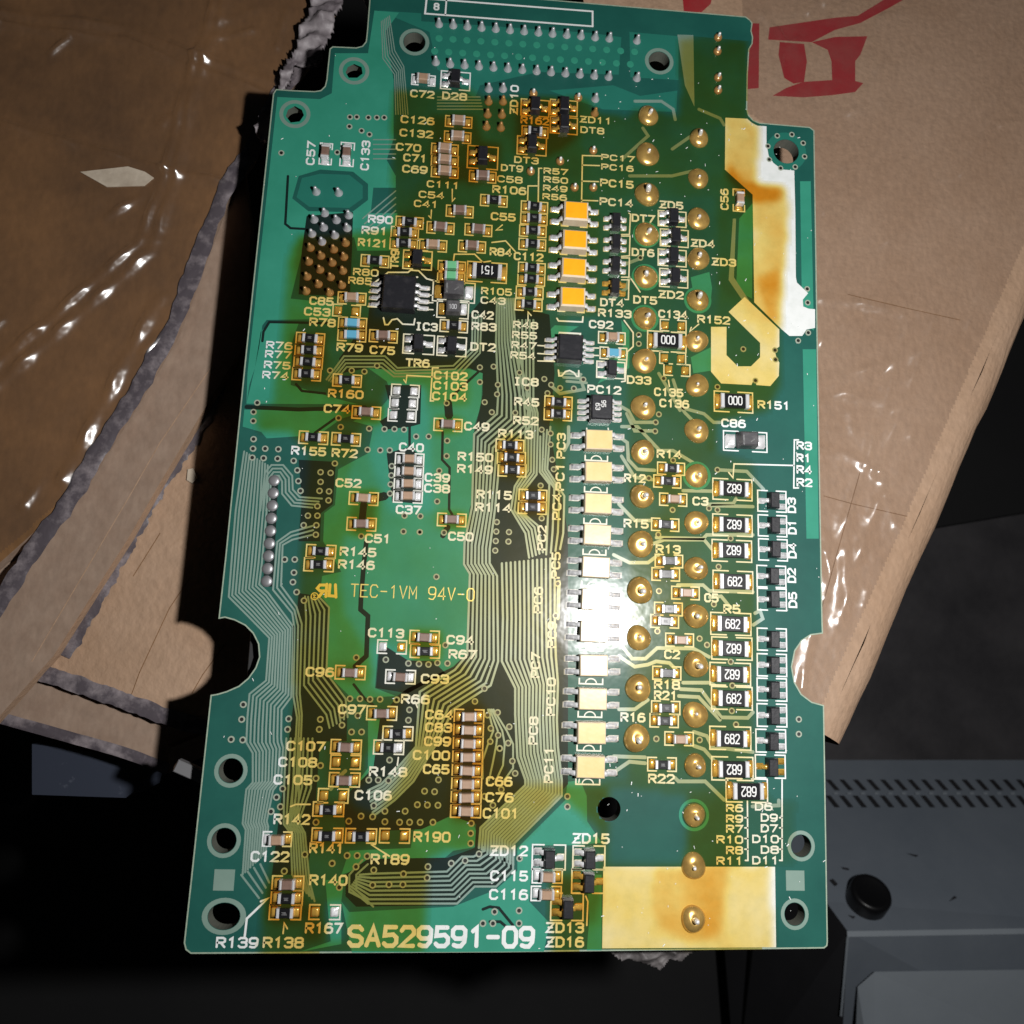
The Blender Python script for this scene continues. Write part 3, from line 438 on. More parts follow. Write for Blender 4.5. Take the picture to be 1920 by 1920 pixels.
def letters(mb, s, width, h, wd, z, slant=0.0):
    n = len(s); pitch = width / (n - 1 + .72) if n > 1 else width / .72; gw = .72 * pitch if n > 1 else width
    for i, ch in enumerate(s):
        for st in G[ch]:
            cl = st[-1] == 'c'; q = st[:-1] if cl else st
            strip(mb, [(-width / 2 + i * pitch + px / 4 * gw + slant * (py - 3), (py / 6 - .5) * h) for px, py in q], wd, z, closed=cl)
XA = 1.0
def text(s, x0, x1, yc, h=1.0, wd=.205, m='silk', name='printed_code', vert=False):
    if vert: a = P(yc, x1); b = P(yc, x0); c = ((a[0] + b[0]) / 2, (a[1] + b[1]) / 2); L = abs(b[1] - a[1]); rz = math.pi / 2
    else: a = P(x0, yc); b = P(x1, yc); c = ((a[0] + b[0]) / 2, (a[1] + b[1]) / 2); L = abs(b[0] - a[0]); rz = 0
    mb = MB(); letters(mb, s, L - wd, h - wd, wd, .052); return obj(name, mb.mesh(name, m), board, (*c, 0), rz)
TIGHT = {k: v for v, q in ((.80, 'R57 R50 R49 R56 PC17 PC16'), (.84, 'R6 R9 R7 R10 R8 R11 D6 D9 D7 D10 D8 D11'), (.88, 'R48 R55 R47 R54 C54 C41 R80 R85 DT9 DT3 C58 C111 R105 C43 ZD11 DT8 R77 R76 R75 R74')) for k in q.split()}
for t in '''C72 769 815 177;D28 829 876 181;C126 751 815 226;C132 749 813 251;C70 742 790 277;C71 756 801 297;C69 754 802 318;C111 800 862 347;C54 785 833 366;C41 776 822 383;R162 976 1030 227;ZD11 1087 1147 226;DT8 1088 1133 245;DT3 964 1010 301;DT9 939 981 316;C58 932 980 337;R106 923 987 357
R57 1019 1065 322;R50 1019 1065 338;R49 1018 1064 354;R56 1017 1063 370;PC17 1127 1190 297;PC16 1127 1188 315;PC15 1125 1188 345;PC14 1124 1187 380;R90 690 737 412;R91 678 727 433;R121 671 727 456;C55 920 967 407;R84 918 960 473;C112 963 1019 482;R80 662 710 511;R85 653 698 527;C85 580 626 565;C53 570 620 585;R78 580 630 605
R79 631 681 652;C75 693 741 657;R76 499 549 648;R77 497 547 665;R75 495 545 685;R74 492 542 704;IC3 778 821 613;C42 884 926 591;R105 902 960 547;C43 901 948 564;R83 884 931 613;DT2 882 930 651;TR6 760 806 681;DT7 1184 1228 410;DT6 1184 1227 474;ZD5 1236 1281 385;ZD4 1295 1340 457;ZD3 1334 1380 492;ZD2 1234 1282 553;DT5 1187 1232 563;DT4 1125 1170 568;R133 1121 1184 588
C134 1234 1289 590;C92 1104 1150 609;R152 1307 1369 600;R48 962 1009 610;R55 960 1007 629;R47 959 1006 648;R54 957 1004 667;IC8 962 1010 716;D33 1175 1221 713;PC12 1101 1165 731;C135 1226 1281 736;C136 1236 1292 757;R151 1420 1481 760;R160 615 682 739;C102 813 877 705;C103 812 877 724;C104 810 876 744;R45 964 1011 754;R52 962 1010 789;C74 607 657 767;C49 870 918 800
R113 934 1000 814;R150 858 925 857;R149 857 924 880;R115 893 960 928;R114 891 959 952;R155 546 612 846;R72 622 671 850;C40 748 795 839;C39 796 844 896;C38 795 844 916;C37 742 790 956;C52 629 678 906;C51 684 733 1010;C50 840 888 1006;R145 637 706 1035;R146 634 703 1059;C86 1352 1398 794;R14 1231 1278 852;R12 1170 1211 897;C3 1298 1328 940;R15 1169 1216 982;R13 1229 1276 1030
R3 1493 1522 836;R1 1493 1520 859;R4 1493 1522 881;R2 1493 1523 905;C113 690 758 1187;C94 837 889 1200;R67 841 894 1227;C93 789 842 1273;C96 573 627 1260;R66 752 806 1311;C97 634 686 1330;C64 797 850 1340;C83 797 848 1364;C99 795 846 1390;C100 774 844 1416;C65 793 843 1442;C107 537 610 1399;C108 522 595 1429;C105 513 586 1462;R148 692 764 1447;C66 911 961 1465;C76 910 963 1495;C101 905 973 1525
C106 665 735 1491;R142 513 582 1536;R141 580 645 1590;R189 695 768 1611;R190 775 845 1569;C122 470 543 1606;R140 580 652 1650;R167 572 643 1740;R139 405 485 1767;R138 493 570 1767;ZD12 919 990 1595;ZD15 1073 1143 1572;C115 919 990 1642;C116 917 990 1677;ZD13 1023 1095 1739;ZD16 1023 1095 1766;C5 1320 1347 1121;R5 1356 1388 1142;R18 1226 1275 1284;R21 1226 1270 1304;C2 1245 1275 1227;R22 1215 1265 1460;R16 1163 1210 1345
R6 1361 1393 1515;R9 1361 1393 1535;R7 1361 1393 1554;R10 1343 1393 1574;R8 1361 1393 1594;R11 1343 1393 1614;D6 1415 1448 1512;D9 1426 1458 1533;D7 1426 1458 1553;D10 1410 1460 1573;D8 1426 1460 1593;D11 1410 1460 1613'''.replace('\n', ';').split(';'):
    a = t.split(); yy = int(a[3]); text(a[0], int(a[1]), int(a[2]), yy, h=TIGHT.get(a[0], 1.0 if yy < 1500 else 1.05), wd=.175 if a[0] in TIGHT else .21)
for t in 'C57 265 310 583;C133 264 320 685;ZD10 160 215 964;C56 354 394 1358;TR9 468 505 740;D3 933 962 1484;D1 975 1002 1485;D4 1018 1047 1485;D2 1065 1093 1484;D5 1110 1140 1486;PC3 812 860 1052;PC1 868 920 1050;PC4 925 975 1044;PC2 985 1032 1016;PC5 1035 1085 1042;PC6 1100 1150 1009;PC9 1165 1215 1035;PC7 1223 1271 1004;PC10 1270 1342 1033;PC8 1343 1396 1000;PC11 1400 1468 1029'.split(';'):
    a = t.split(); text(a[0], int(a[1]), int(a[2]), int(a[3]), vert=True)
text('SA529591-09', 651, 1003, 1756, h=2.15, wd=.42)
text('TEC-1VM 94V-0', 657, 890, 1111, h=1.4, wd=.12, m='etch')
text('8', 813, 824, 13, h=1.0)
# recognised-component mark: reversed R joined to a slanted U, with the small circled R
def mm_poly(name, pts, m, z=.034):
    mb = MB(); prism(mb, [PL(pts)], .002, z); return obj(name, mb.mesh(name, m), board)
mb = MB()
for q in ([(613, 1097), (600, 1097), (595, 1103), (600, 1108), (613, 1108)], [(613, 1095), (611, 1119)], [(606, 1109), (598, 1119)], [(619, 1096), (617, 1117), (630, 1118)], [(629, 1096), (630, 1120)]):
    strip(mb, PL(q), .30, .052)
strip(mb, [tuple(np.array(P(590, 1118)) + .36 * np.array([math.cos(a), math.sin(a)])) for a in np.arange(14) * 2 * math.pi / 14], .10, .052, closed=True)
strip(mb, PL([(588, 1121), (588, 1115), (592, 1116), (588, 1118), (592, 1121)]), .09, .054)
obj('printed_mark', mb.mesh('printed_mark', 'etch'), board)
# solid white areas
mm_poly('white_legend_block', [(1131, 1625), (1282, 1625), (1284, 1634), (1290, 1642), (1300, 1648), (1312, 1644), (1320, 1636), (1322, 1625), (1453, 1625), (1455, 1776), (1129, 1778)], 'silk')
mm_poly('white_legend_block', [(1360, 221), (1401, 223), (1410, 231), (1420, 236), (1437, 237), (1437, 270), (1441, 292), (1450, 306), (1466, 318), (1489, 320), (1491, 400), (1492, 520), (1494, 530), (1515, 550), (1505, 562), (1506, 575), (1516, 579), (1528, 580), (1528, 615), (1512, 618), (1504, 630), (1480, 630), (1466, 618), (1414, 567), (1411, 365), (1359, 318)], 'silk')
mm_poly('white_legend_block', [(1396, 557), (1461, 618), (1461, 650), (1452, 656), (1456, 672), (1461, 680), (1460, 705), (1444, 724), (1418, 722), (1416, 714), (1412, 714), (1409, 722), (1352, 719), (1333, 697), (1333, 613), (1362, 613), (1362, 666), (1383, 687), (1408, 687), (1425, 670), (1425, 643), (1366, 585)], 'silk')
# legend lines
LINES = [([(692, 548), (716, 549)], 0, .18), ([(697, 561), (716, 562)], 0, .18), ([(690, 575), (714, 576)], 0, .18), ([(783, 553), (812, 554)], 0, .14), ([(783, 567), (812, 568)], 0, .14), ([(783, 580), (812, 581)], 0, .14), ([(1008, 648), (1040, 650)], 0, .15), ([(1008, 663), (1040, 665)], 0, .15), ([(1008, 677), (1040, 678)], 0, .15), ([(1094, 652), (1124, 653)], 0, .15), ([(1094, 666), (1124, 667)], 0, .15), ([(800, -2), (1111, 22), (1111, 50), (797, 26)], 1, .22), ([(837, 1), (835, 28)], 0, .2), ([(1127, 293), (1092, 292), (1090, 394)], 0, .16), ([(1092, 310), (1124, 311)], 0, .16), ([(1091, 340), (1122, 341)], 0, .16), ([(1090, 376), (1121, 377)], 0, .16),
         ([(1016, 316), (1010, 316), (1009, 384)], 0, .16), ([(1008, 349), (990, 349), (989, 385)], 0, .16), ([(1497, 825), (1489, 825), (1488, 915), (1497, 915)], 0, .17), ([(1488, 873), (1376, 870), (1374, 896), (1366, 886)], 0, .17), ([(1401, 1502), (1402, 1613), (1397, 1613)], 0, .16), ([(1466, 1462), (1466, 1613), (1461, 1613)], 0, .16),
         ([(822, 690), (811, 690), (807, 752), (813, 752)], 0, .16), ([(810, 707), (763, 704), (761, 718), (757, 712)], 0, .15), ([(459, 1756), (463, 1722), (486, 1700), (503, 1684), (489, 1690)], 0, .22), ([(1170, 601), (1187, 624), (1187, 650), (1176, 660), (1172, 715), (1165, 716)], 0, .16), ([(700, 532), (728, 511), (765, 511), (770, 507), (785, 508), (800, 523), (815, 527)], 0, .17),
         ([(727, 520), (783, 520)], 0, .2), ([(719, 596), (722, 609), (728, 609), (735, 600), (745, 598), (755, 608), (776, 609), (778, 598)], 0, .17), ([(1048, 632), (1049, 624), (1088, 626), (1087, 633)], 0, .2), ([(1047, 694), (1048, 705), (1053, 705), (1060, 697), (1068, 695), (1076, 699), (1081, 706), (1085, 706), (1085, 695)], 0, .18),
         ([(545, 1512), (555, 1508), (582, 1508)], 0, .16), ([(531, 1750), (533, 1730), (539, 1741)], 0, .16), ([(730, 1605), (697, 1584), (704, 1583)], 0, .17), ([(848, 355), (848, 378), (853, 372)], 0, .15), ([(809, 394), (808, 410), (804, 405)], 0, .15), ([(942, 422), (930, 432), (942, 431)], 0, .15), ([(990, 602), (990, 585), (996, 592)], 0, .15), ([(922, 455), (948, 452), (966, 472)], 0, .16),
         ([(850, 491), (852, 477), (890, 477), (905, 492), (920, 490)], 0, .16), ([(1310, 608), (1293, 622), (1296, 614)], 0, .16), ([(1255, 725), (1253, 713)], 0, .15), ([(745, 1435), (747, 1420)], 0, .15), ([(1100, 1735), (1102, 1690), (1098, 1680)], 0, .15), ([(783, 1327), (778, 1315)], 0, .14), ([(1179, 400), (1182, 402), (1180, 440), (1165, 440)], 0, .15), ([(1165, 443), (1181, 443), (1180, 480), (1165, 481)], 0, .15), ([(1165, 484), (1180, 484), (1179, 520), (1165, 520)], 0, .15),
         ([(1165, 525), (1179, 525), (1178, 562), (1172, 562)], 0, .15), ([(1183, 523), (1200, 548)], 0, .16), ([(1044, 597), (1047, 602), (1092, 604), (1093, 594)], 0, .18), ([(1140, 803), (1142, 815)], 0, .15), ([(1100, 803), (1101, 812)], 0, .15), ([(1085, 1467), (1086, 1461)], 0, .15)]
for y0 in (1535, 1554, 1574, 1594): LINES += [([(1402, y0 - 2), (1396, y0 - 2)], 0, .15), ([(1466, y0 - 2), (1461, y0 - 2)], 0, .15)]
for q, cl, wd in LINES:
    mb = MB(); strip(mb, PL(q), wd, .052, closed=bool(cl)); obj('printed_line', mb.mesh('printed_line', 'silk'), board)

# ------------------------------------------------------------------ components
def frame_mesh(w_, d, gap, wd=.15, name='printed_outline'):
    mb = MB(); a = w_ / 2; b = d / 2; g = gap / 2
    strip(mb, [(-g, b), (-a, b), (-a, -b), (-g, -b)], wd, .052); strip(mb, [(g, b), (a, b), (a, -b), (g, -b)], wd, .052)
    return mb.mesh(name, 'silk')
FR = {}
def frame(px, py, w_, d, gap, rz=0.0):
    k = (round(w_, 2), round(d, 2), round(gap, 2))
    if k not in FR: FR[k] = frame_mesh(*k)
    obj('printed_outline', FR[k], board, (*P(px, py), 0), rz)
PADS = {}
def padmesh(w_, d, h, m, lean=0.0):
    k = (w_, d, h, m, lean)
    if k not in PADS:
        mb = MB(); pillow(mb, w_, d, h, lean=lean); PADS[k] = mb.mesh('solder_joint', m, True)
    return PADS[k]
def padmat(px, py, bright='solder'):
    return 'gold' if dn(px, py) > .17 else bright
BODY = {}
def body(kind):
    if kind in BODY: return BODY[kind]
    mb = MB(); t = MB()
    if kind in ('R', 'BLUE'):
        cbox(mb, 0, 0, .08, 1.05, .86, .45, .05); me = mb.mesh('chip_body', 'chipblack' if kind == 'R' else 'blue'); cbox(t, 0, 0, .02, .30, .90, .53, .06); tm = t.mesh('chip_terminal', 'term'); off = .66
    elif kind in ('C', 'CD', 'G'):
        cbox(mb, 0, 0, .08, 1.0, .86, .72, .09); me = mb.mesh('chip_body', {'C': 'ceram', 'CD': 'ceramdark', 'G': 'green'}[kind]); cbox(t, 0, 0, .02, .26, .90, .80, .10); tm = t.mesh('chip_terminal', 'term'); off = .62
    else:
        cbox(mb, 0, 0, .1, 2.45, 1.62, .55, .05); me = mb.mesh('chip_body', 'chipblack'); cbox(t, 0, 0, .02, .46, 1.66, .66, .08); tm = t.mesh('chip_terminal', 'term'); off = 1.42
    BODY[kind] = (me, tm, off); return BODY[kind]
tinyprint = []
for k in range(4):                             # worn value print, no longer readable: a greyish patch with a few gaps
    pm = MB(); w_ = .36 + .04 * k
    for y_, a_, b_ in ((-.10, -w_ / 2, w_ / 2), (.0, -w_ / 2 + .03 * k, w_ / 2 - .05), (.10, -w_ / 2, w_ / 2 - .04 * k)): strip(pm, [(a_, y_), (b_, y_)], .075, .534)
    tinyprint.append(pm.mesh('printed_value', 'worn'))
def joints(o, px, py, off, w_, d, rz, h=.22, lm=None):
    dx = off * 17.5
    for s in (-1, 1):
        qx, qy = (px + s * dx, py) if abs(rz) < .1 else (px, py - s * dx)
        obj('solder_joint', padmesh(w_, d, h, lm or padmat(qx, qy)), o, (s * off, 0, 0))
def chip(px, py, kind='R', rz=0.0, fr=True, fw=3.05, fd=1.36, skew=0.0):
    me, tm, off = body(kind); nm = {'R': 'chip_resistor', 'BLUE': 'chip_resistor', 'G': 'chip_capacitor'}.get(kind, 'chip_capacitor')
    jr = (random.random() - .5) * .07
    o = obj(nm, me, board, (*P(px, py), 0), rz + jr + skew)
    for s in (-1, 1): obj('terminal', tm, o, (s * off, 0, 0))
    joints(o, px, py, 1.08, .62, .98, rz)
    if kind == 'R': obj('printed_value', random.choice(tinyprint), o, (0, 0, 0), random.choice((0, math.pi)))
    if fr: frame(px, py, fw, fd, 1.15, rz)
def pads(px, py, rz=0.0, off=.95, fw=3.0, fd=1.36, name='empty_pad'):
    for s in (-1, 1):
        qx = px + s * off * 17.5; p = P(px, py)
        obj(name, padmesh(.85, .95, .20, padmat(qx, py), -.5 * s), board, (p[0] + s * off, p[1], 0))
    frame(px, py, fw, fd, 1.0, rz)
def big(px, py, s, flip):
    me, tm, off = body('B'); rz = math.pi if flip else 0
    o = obj('chip_resistor', me, board, (*P(px, py), 0), rz + (random.random() - .5) * .03)
    for k in (-1, 1): obj('terminal', tm, o, (k * off, 0, 0)); obj('solder_joint', padmesh(.62, 1.75, .30, 'gold'), o, (k * 1.92, 0, 0))
    mb = MB(); letters(mb, s, 1.52, .92, .13, .655); obj('printed_value', mb.mesh('printed_value', 'print'), o)
    frame(px, py, 4.45, 2.36, 1.0)
for x, y, k in CHIPS:
    chip(x, y, k)
for i in range(8): chip(879.5 - i * .9, 1343 + i * 25.2, 'C')
chip(794, 151, 'C', fw=2.7, fd=1.3); chip(520, 1573, 'C', fw=2.8)
chip(611, 289, 'CD', math.pi / 2, fw=2.6); chip(651, 290, 'CD', math.pi / 2, fw=2.9, fd=1.5); chip(1385, 376, 'C', math.pi / 2, fw=2.8)
for x, y in ((650, 583), (1262, 611), (1261, 672), (1269, 694), (760, 733), (757, 756), (754, 779), (735, 1213), (648, 1429), (625, 1492), (740, 1567), (609, 1710)): pads(x, y)
for x, y, s, f in ((913, 511, '151', 1), (1250, 641, '000', 0), (1375, 754, '000', 0), (1373, 918, '682', 1), (1373, 985, '682', 1), (1372, 1033, '682', 1), (1374, 1091, '682', 0), (1370, 1170, '682', 0), (1372, 1216, '682', 1), (1369, 1264, '682', 1), (1372, 1309, '682', 0), (1369, 1384, '682', 0), (1373, 1441, '682', 1), (1400, 1482, '682', 1)): big(x, y, s, f)

# small black moulded parts with leads
LEAD = {}
def leadmesh(L, wd, h, m):
    k = (L, wd, h, m)
    if k not in LEAD:
        mb = MB(); q = [(0, h), (L * .22, h), (L * .42, .16), (L, .12)]; t = .10
        vs = []
        for x, z in q: vs += [(x, -wd / 2, z - t * .5), (x, wd / 2, z - t * .5), (x, wd / 2, z + t), (x, -wd / 2, z + t)]
        fs = [(i * 4 + j, i * 4 + (j + 1) % 4, (i + 1) * 4 + (j + 1) % 4, (i + 1) * 4 + j) for i in range(3) for j in range(4)] + [(12, 13, 14, 15)]
        mb.add(vs, fs); pillow(mb, L * .95, wd * 1.45, .17, x=L * .70, n=5)
        LEAD[k] = mb.mesh('lead', m, True)
    return LEAD[k]
MOULD = {}
def mould(px, py, w_, d, h, left, right, L=.85, wd=.5, name='diode', fw=None, fd=None, rz=0.0, m='black', lm=None, b=.10, taper=.06, mtop=None, fgap=1.0, lh=None):
    k = (w_, d, h, m, b, taper, mtop)
    if k not in MOULD:
        mb = MB(); cbox(mb, 0, 0, .08, w_, d, h, b, 0, taper, 1 if mtop else None); MOULD[k] = mb.mesh('moulded_body', [m, mtop] if mtop else m)
    jr = (random.random() - .5) * .05
    o = obj(name, MOULD[k], board, (*P(px, py), 0), rz + jr)
    lm = lm or ('gold' if dn(px, py) > .30 else 'solder'); lh = lh or h * .45
    for y in left: obj('lead', leadmesh(L, wd, lh, lm), o, (-w_ / 2 + .03, y, 0), math.pi)
    for y in right: obj('lead', leadmesh(L, wd, lh, lm), o, (w_ / 2 - .03, y, 0))
    if fw: frame(px, py, fw, fd, fgap, rz)
    return o
for x, y in ((1447, 940), (1448, 986), (1449, 1031), (1446, 1081), (1447, 1124), (1447, 1199), (1447, 1247), (1447, 1293), (1447, 1341), (1445, 1389), (1444, 1437)):
    mould(x, y, 1.15, 1.9, .95, (0.0,), (-.55, .55), L=.9, wd=.45, fw=3.25, fd=2.35, lm='solder' if y < 1400 else 'gold')
D2 = [(854, 152, 3.4, 2.3), (905, 296, 3.5, 2.8), (1003, 203, 3.3, 2.1), (997, 274, 3.4, 2.3), (1057, 203, 3.2, 2.0), (1057, 236, 3.2, 2.1), (783, 488, 3.2, 2.2), (785, 646, 3.4, 2.2), (847, 650, 3.2, 2.2), (1260, 411, 3.3, 1.9), (1264, 447, 3.3, 2.1), (1260, 484, 3.3, 2.0), (1263, 522, 3.3, 2.2), (1145, 694, 3.2, 1.9), (1029, 1607, 3.4, 2.4), (1104, 1608, 3.3, 2.3), (1102, 1652, 3.3, 2.3), (1063, 1700, 3.3, 2.6)]
for x, y, fw, fd in D2: mould(x, y, 1.15, 1.85, 1.0, (-.55, .55), (0.0,), L=.9, wd=.5, fw=fw, fd=fd)
for x, y in ((1153, 420), (1153, 460), (1152, 501), (1151, 542)): mould(x, y, 1.05, 1.9, 1.0, (-.55, .55), (-.5, .5), L=.75, wd=.45)
mould(749, 556, 3.65, 3.95, 1.45, (-1.2, -.4, .4, 1.2), (-1.2, -.4, .4, 1.2), L=1.35, wd=.38, name='integrated_circuit', m='black', b=.16, lm='solder')
mould(1067, 658, 2.85, 3.05, 1.35, (-1.1, -.37, .37, 1.1), (-1.1, -.37, .37, 1.1), L=1.25, wd=.36, name='integrated_circuit', b=.14, lm='solder')
o = mould(1124, 770, 2.5, 2.9, 1.5, (-1.0, -.33, .33, 1.0), (-1.0, -.33, .33, 1.0), L=1.1, wd=.36, name='optocoupler', b=.14, lm='solder')
mb = MB(); letters(mb, '30', .62, .42, .08, 0); letters(mb, '95', .62, .42, .08, 0); A = MB()
for s, dy in (('95', .32), ('63', -.32)):
    q = MB(); letters(q, s, .72, .45, .085, 1.59); A.add([(x - .35 if s == '95' else x + .0, y + dy - .3, z) for x, y, z in q.v], q.f)
obj('printed_code', A.mesh('printed_code', 'print'), o, (.15, 0, 0), -math.pi / 2)
# tantalum capacitors
def tant(px, py, w_, d, fw, fd, lm, h=1.5):
    mb = MB(); cbox(mb, 0, 0, .08, w_, d, h, .15, 0, .08); o = obj('tantalum_capacitor', mb.mesh('moulded_body', 'tant'), board, (*P(px, py), 0), .02)
    for s in (-1, 1):
        obj('solder_joint', padmesh(round((fw - w_) / 2, 2) - .2, d * .92, .34, lm if isinstance(lm, str) else lm[(s + 1) // 2], -.6 * s), o, (s * (w_ / 2 + (fw - w_) / 4 - .06), 0, 0))
    q = MB()
    if w_ < 2: letters(q, '100', w_ * .5, .5, .07, .08 + h + .002)
    else: strip(q, [(-w_ * .33, -d * .3), (-w_ * .33, d * .3)], .16, .08 + h + .002); strip(q, [(.1, -.2), (.5, .1)], .12, .08 + h + .002)
    obj('printed_value', q.mesh('printed_value', 'worn' if w_ > 2 else 'term'), o, (0, -d * .1, 0))
    frame(px, py, fw, fd, 1.6)
tant(851, 548, 2.3, 1.75, 4.7, 2.35, ('gold', 'solder')); tant(849, 580, 1.6, 1.5, 3.5, 2.1, ('gold', 'solder'), 1.1); tant(1397, 828, 2.15, 1.75, 5.0, 2.25, 'solder')
# optocouplers in the two rows
for i, (x, y) in enumerate(((1077, 407), (1075, 460), (1073, 512), (1071, 566))):
    mould(x, y, 2.85, 2.35, 1.45, (-.75, .75), (-.75, .75), L=1.25, wd=.52, name='optocoupler', m='creamside', mtop='orange', b=.17, taper=.04, lm='solder', lh=.8)
    frame(x, y - 2, 3.0, 2.7, 1.4)
OPT = [(1120, 829), (1119, 888), (1118, 947), (1116.5, 1005), (1114, 1065), (1113, 1125), (1111, 1184), (1110, 1247), (1108, 1309), (1106, 1372), (1104, 1435)]
am = MB(); strip(am, [(-1.25, .2), (-1.25, -.35), (1.25, -.35), (1.25, .2)], .16, .052); strip(am, [(.42 * math.cos(a) * 1.4, .50 * math.sin(a) - .3) for a in np.linspace(0, math.pi, 9)], .13, .052); archm = am.mesh('printed_notch_mark', 'silk')
for x, y in OPT:
    mould(x, y, 3.0, 2.25, 1.2, (-.68, .68), (-.68, .68), L=1.35, wd=.5, name='optocoupler', m='creamside', mtop='cream', b=.10, taper=.03, lm='solder', lh=.8)
    obj('printed_notch_mark', archm, board, (*P(x - 2, y + 29), 0))

# ------------------------------------------------------------------ through-hole joints
def dome(r, h, tip, m1, nm):
    mb = MB(); k = 7
    lathe(mb, [(r * 1.0, .0)] + [(r * math.cos(a), .05 + h * math.sin(a)) for a in np.linspace(0.12, 1.25, k)] + [(tip * 1.15, h * .97)], 24)
    a = mb.mesh(nm, m1, True); t = MB(); lathe(t, [(tip, h * .8), (tip * .95, h + .25), (tip * .7, h + .42), (tip * .2, h + .48)], 12); return a, t.mesh('lead_end', 'darkpin', True)
DAS = []
for k_ in range(5):
    a_, t_ = dome(1.42, .55 + .07 * k_, .20 + .03 * k_, 'amber', 'solder_dome')
    for v in a_.vertices:
        q_ = math.atan2(v.co.y, v.co.x); f_ = 1 + .035 * math.sin(2 * q_ + k_ * 1.3) + .025 * math.sin(3 * q_ + k_ * 2.1); v.co.x *= f_; v.co.y *= f_; v.co.z *= 1 + .12 * math.sin(q_ + k_)
    for v in t_.vertices: v.co.x += v.co.z * .16 * math.cos(k_ * 1.9); v.co.y += v.co.z * .16 * math.sin(k_ * 1.9); v.co.z *= .9 + .12 * k_
    DAS.append((a_, t_))
DS = dome(.50, .42, .2, 'copperpin', 'solder_dome')
ringm = MB(); nn = 28
ringm.add([(1.3 * math.cos(2 * math.pi * i / nn), 1.3 * math.sin(2 * math.pi * i / nn), .033) for i in range(nn)] + [(1.62 * math.cos(2 * math.pi * i / nn), 1.62 * math.sin(2 * math.pi * i / nn), .033) for i in range(nn)], [(i, nn + i, nn + (i + 1) % nn, (i + 1) % nn) for i in range(nn)])
ringmesh = ringm.mesh('pad_ring', 'pour')
dome_px = [(1215, 218), (1214, 290), (1213, 365), (1212, 440), (1210, 520), (1209, 597), (1208, 677), (1206, 764), (1205, 848), (1203, 931), (1201, 1020), (1199, 1107), (1197, 1196), (1196, 1290), (1193, 1384),
           (1310, 260), (1309, 335), (1309, 411), (1309, 486), (1308, 563), (1306, 640), (1307, 723), (1306, 808), (1306, 892), (1305, 980), (1305, 1066), (1304, 1155), (1304, 1246), (1303, 1340), (1303, 1435), (1301, 1528), (1300, 1623), (1299, 1722)]
for i, (x, y) in enumerate(dome_px):
    sc = .86 if (x > 1290 and (y < 350 or 1430 < y < 1540)) or y < 230 else (1.0 if x < 1290 else .96)
    DA = random.choice(DAS); sc *= random.uniform(.95, 1.04); o = obj('solder_dome', DA[0], board, (*P(x, y), .002), random.random() * 6); o.scale = (sc, sc, 1)
    t = obj('lead_end', DA[1], o)
    if (x, y) in ((1210, 520), (1209, 597), (1306, 892), (1301, 1528), (1212, 440), (1308, 563)): obj('pad_ring', ringmesh, board, (*P(x, y), 0))
for x, y in ((1112, 283), (1050, 303), (995, 322), (1112, 352), (1077, 352), (1346, 71), (1345, 97), (1346, 146), (1346, 170), (1000, 176), (1084, 184)):
    o = obj('solder_dome', DS[0], board, (*P(x, y), .002)); obj('lead_end', DS[1], o)
def pinm(m, nm='soldered_pin'):
    mb = MB(); lathe(mb, [(.50, 0), (.44, .14), (.30, .42), (.22, .72), (.17, 1.0), (.08, 1.08)], 14); return mb.mesh(nm, m, True)
PS, PC_ = pinm('dullsolder'), pinm('copperpin')
pins = [(823 + i * 26.6, 46 + i * 2.25) for i in range(13)] + [(1194, 77), (817, 117)] + [(844 + i * 27, 121 + i * 2.15) for i in range(12)] + [(1194, 147), (916, 167), (943, 167), (1116, 186)]
for x, y in pins: obj('soldered_pin', PS, board, (*P(x, y), 0))
for x, y in [(916, 191), (943, 191), (914, 215), (941, 216), (912, 238), (939, 240), (1115, 213)]: obj('soldered_pin', PC_, board, (*P(x, y), 0))
hdr = [(593, 360), (635, 362), (609, 400), (654, 404), (589, 412), (631, 413), (607, 427), (651, 428), (585, 439), (628, 442), (604, 454), (648, 456), (582, 465), (626, 468), (602, 480), (645, 482), (579, 491), (623, 493), (600, 506), (643, 508), (576, 519), (620, 520), (597, 533), (641, 535), (574, 546), (618, 549)]
mm_poly('header_footprint', [(575, 405), (662, 398), (660, 470), (656, 556), (560, 552), (566, 470)], 'gap', .02)
for i, (x, y) in enumerate(hdr): obj('soldered_pin', PS if i < 11 else PC_, board, (*P(x, y), 0))
tp = MB(); lathe(tp, [(.62, 0), (.56, .10), (.35, .17), (.12, .19)], 18); tpm = tp.mesh('test_pad', 'metal', True)
mm_poly('test_pad_strip', [(507, 893), (522, 893), (512, 1100), (493, 1100)], 'gap', .02)
for i in range(9): obj('test_pad', tpm, board, (*P(514 - i * 1.75, 901 + i * 23.6), 0))

# connector bodies on the underside, which the board stands on
for (x, y, w_, d, z) in ((1000, 95, 21, 5, -12.0), (612, 470, 5, 10, -9.6), (1300, 1300, 6, 20, -12.0), (505, 1230, 5, 9, -13.4)):
    mb = MB(); cbox(mb, 0, 0, z, w_, d, -1.55 - z, .1); obj('connector_housing', mb.mesh('connector_housing', 'housing'), board, (*P(x, y), 0))

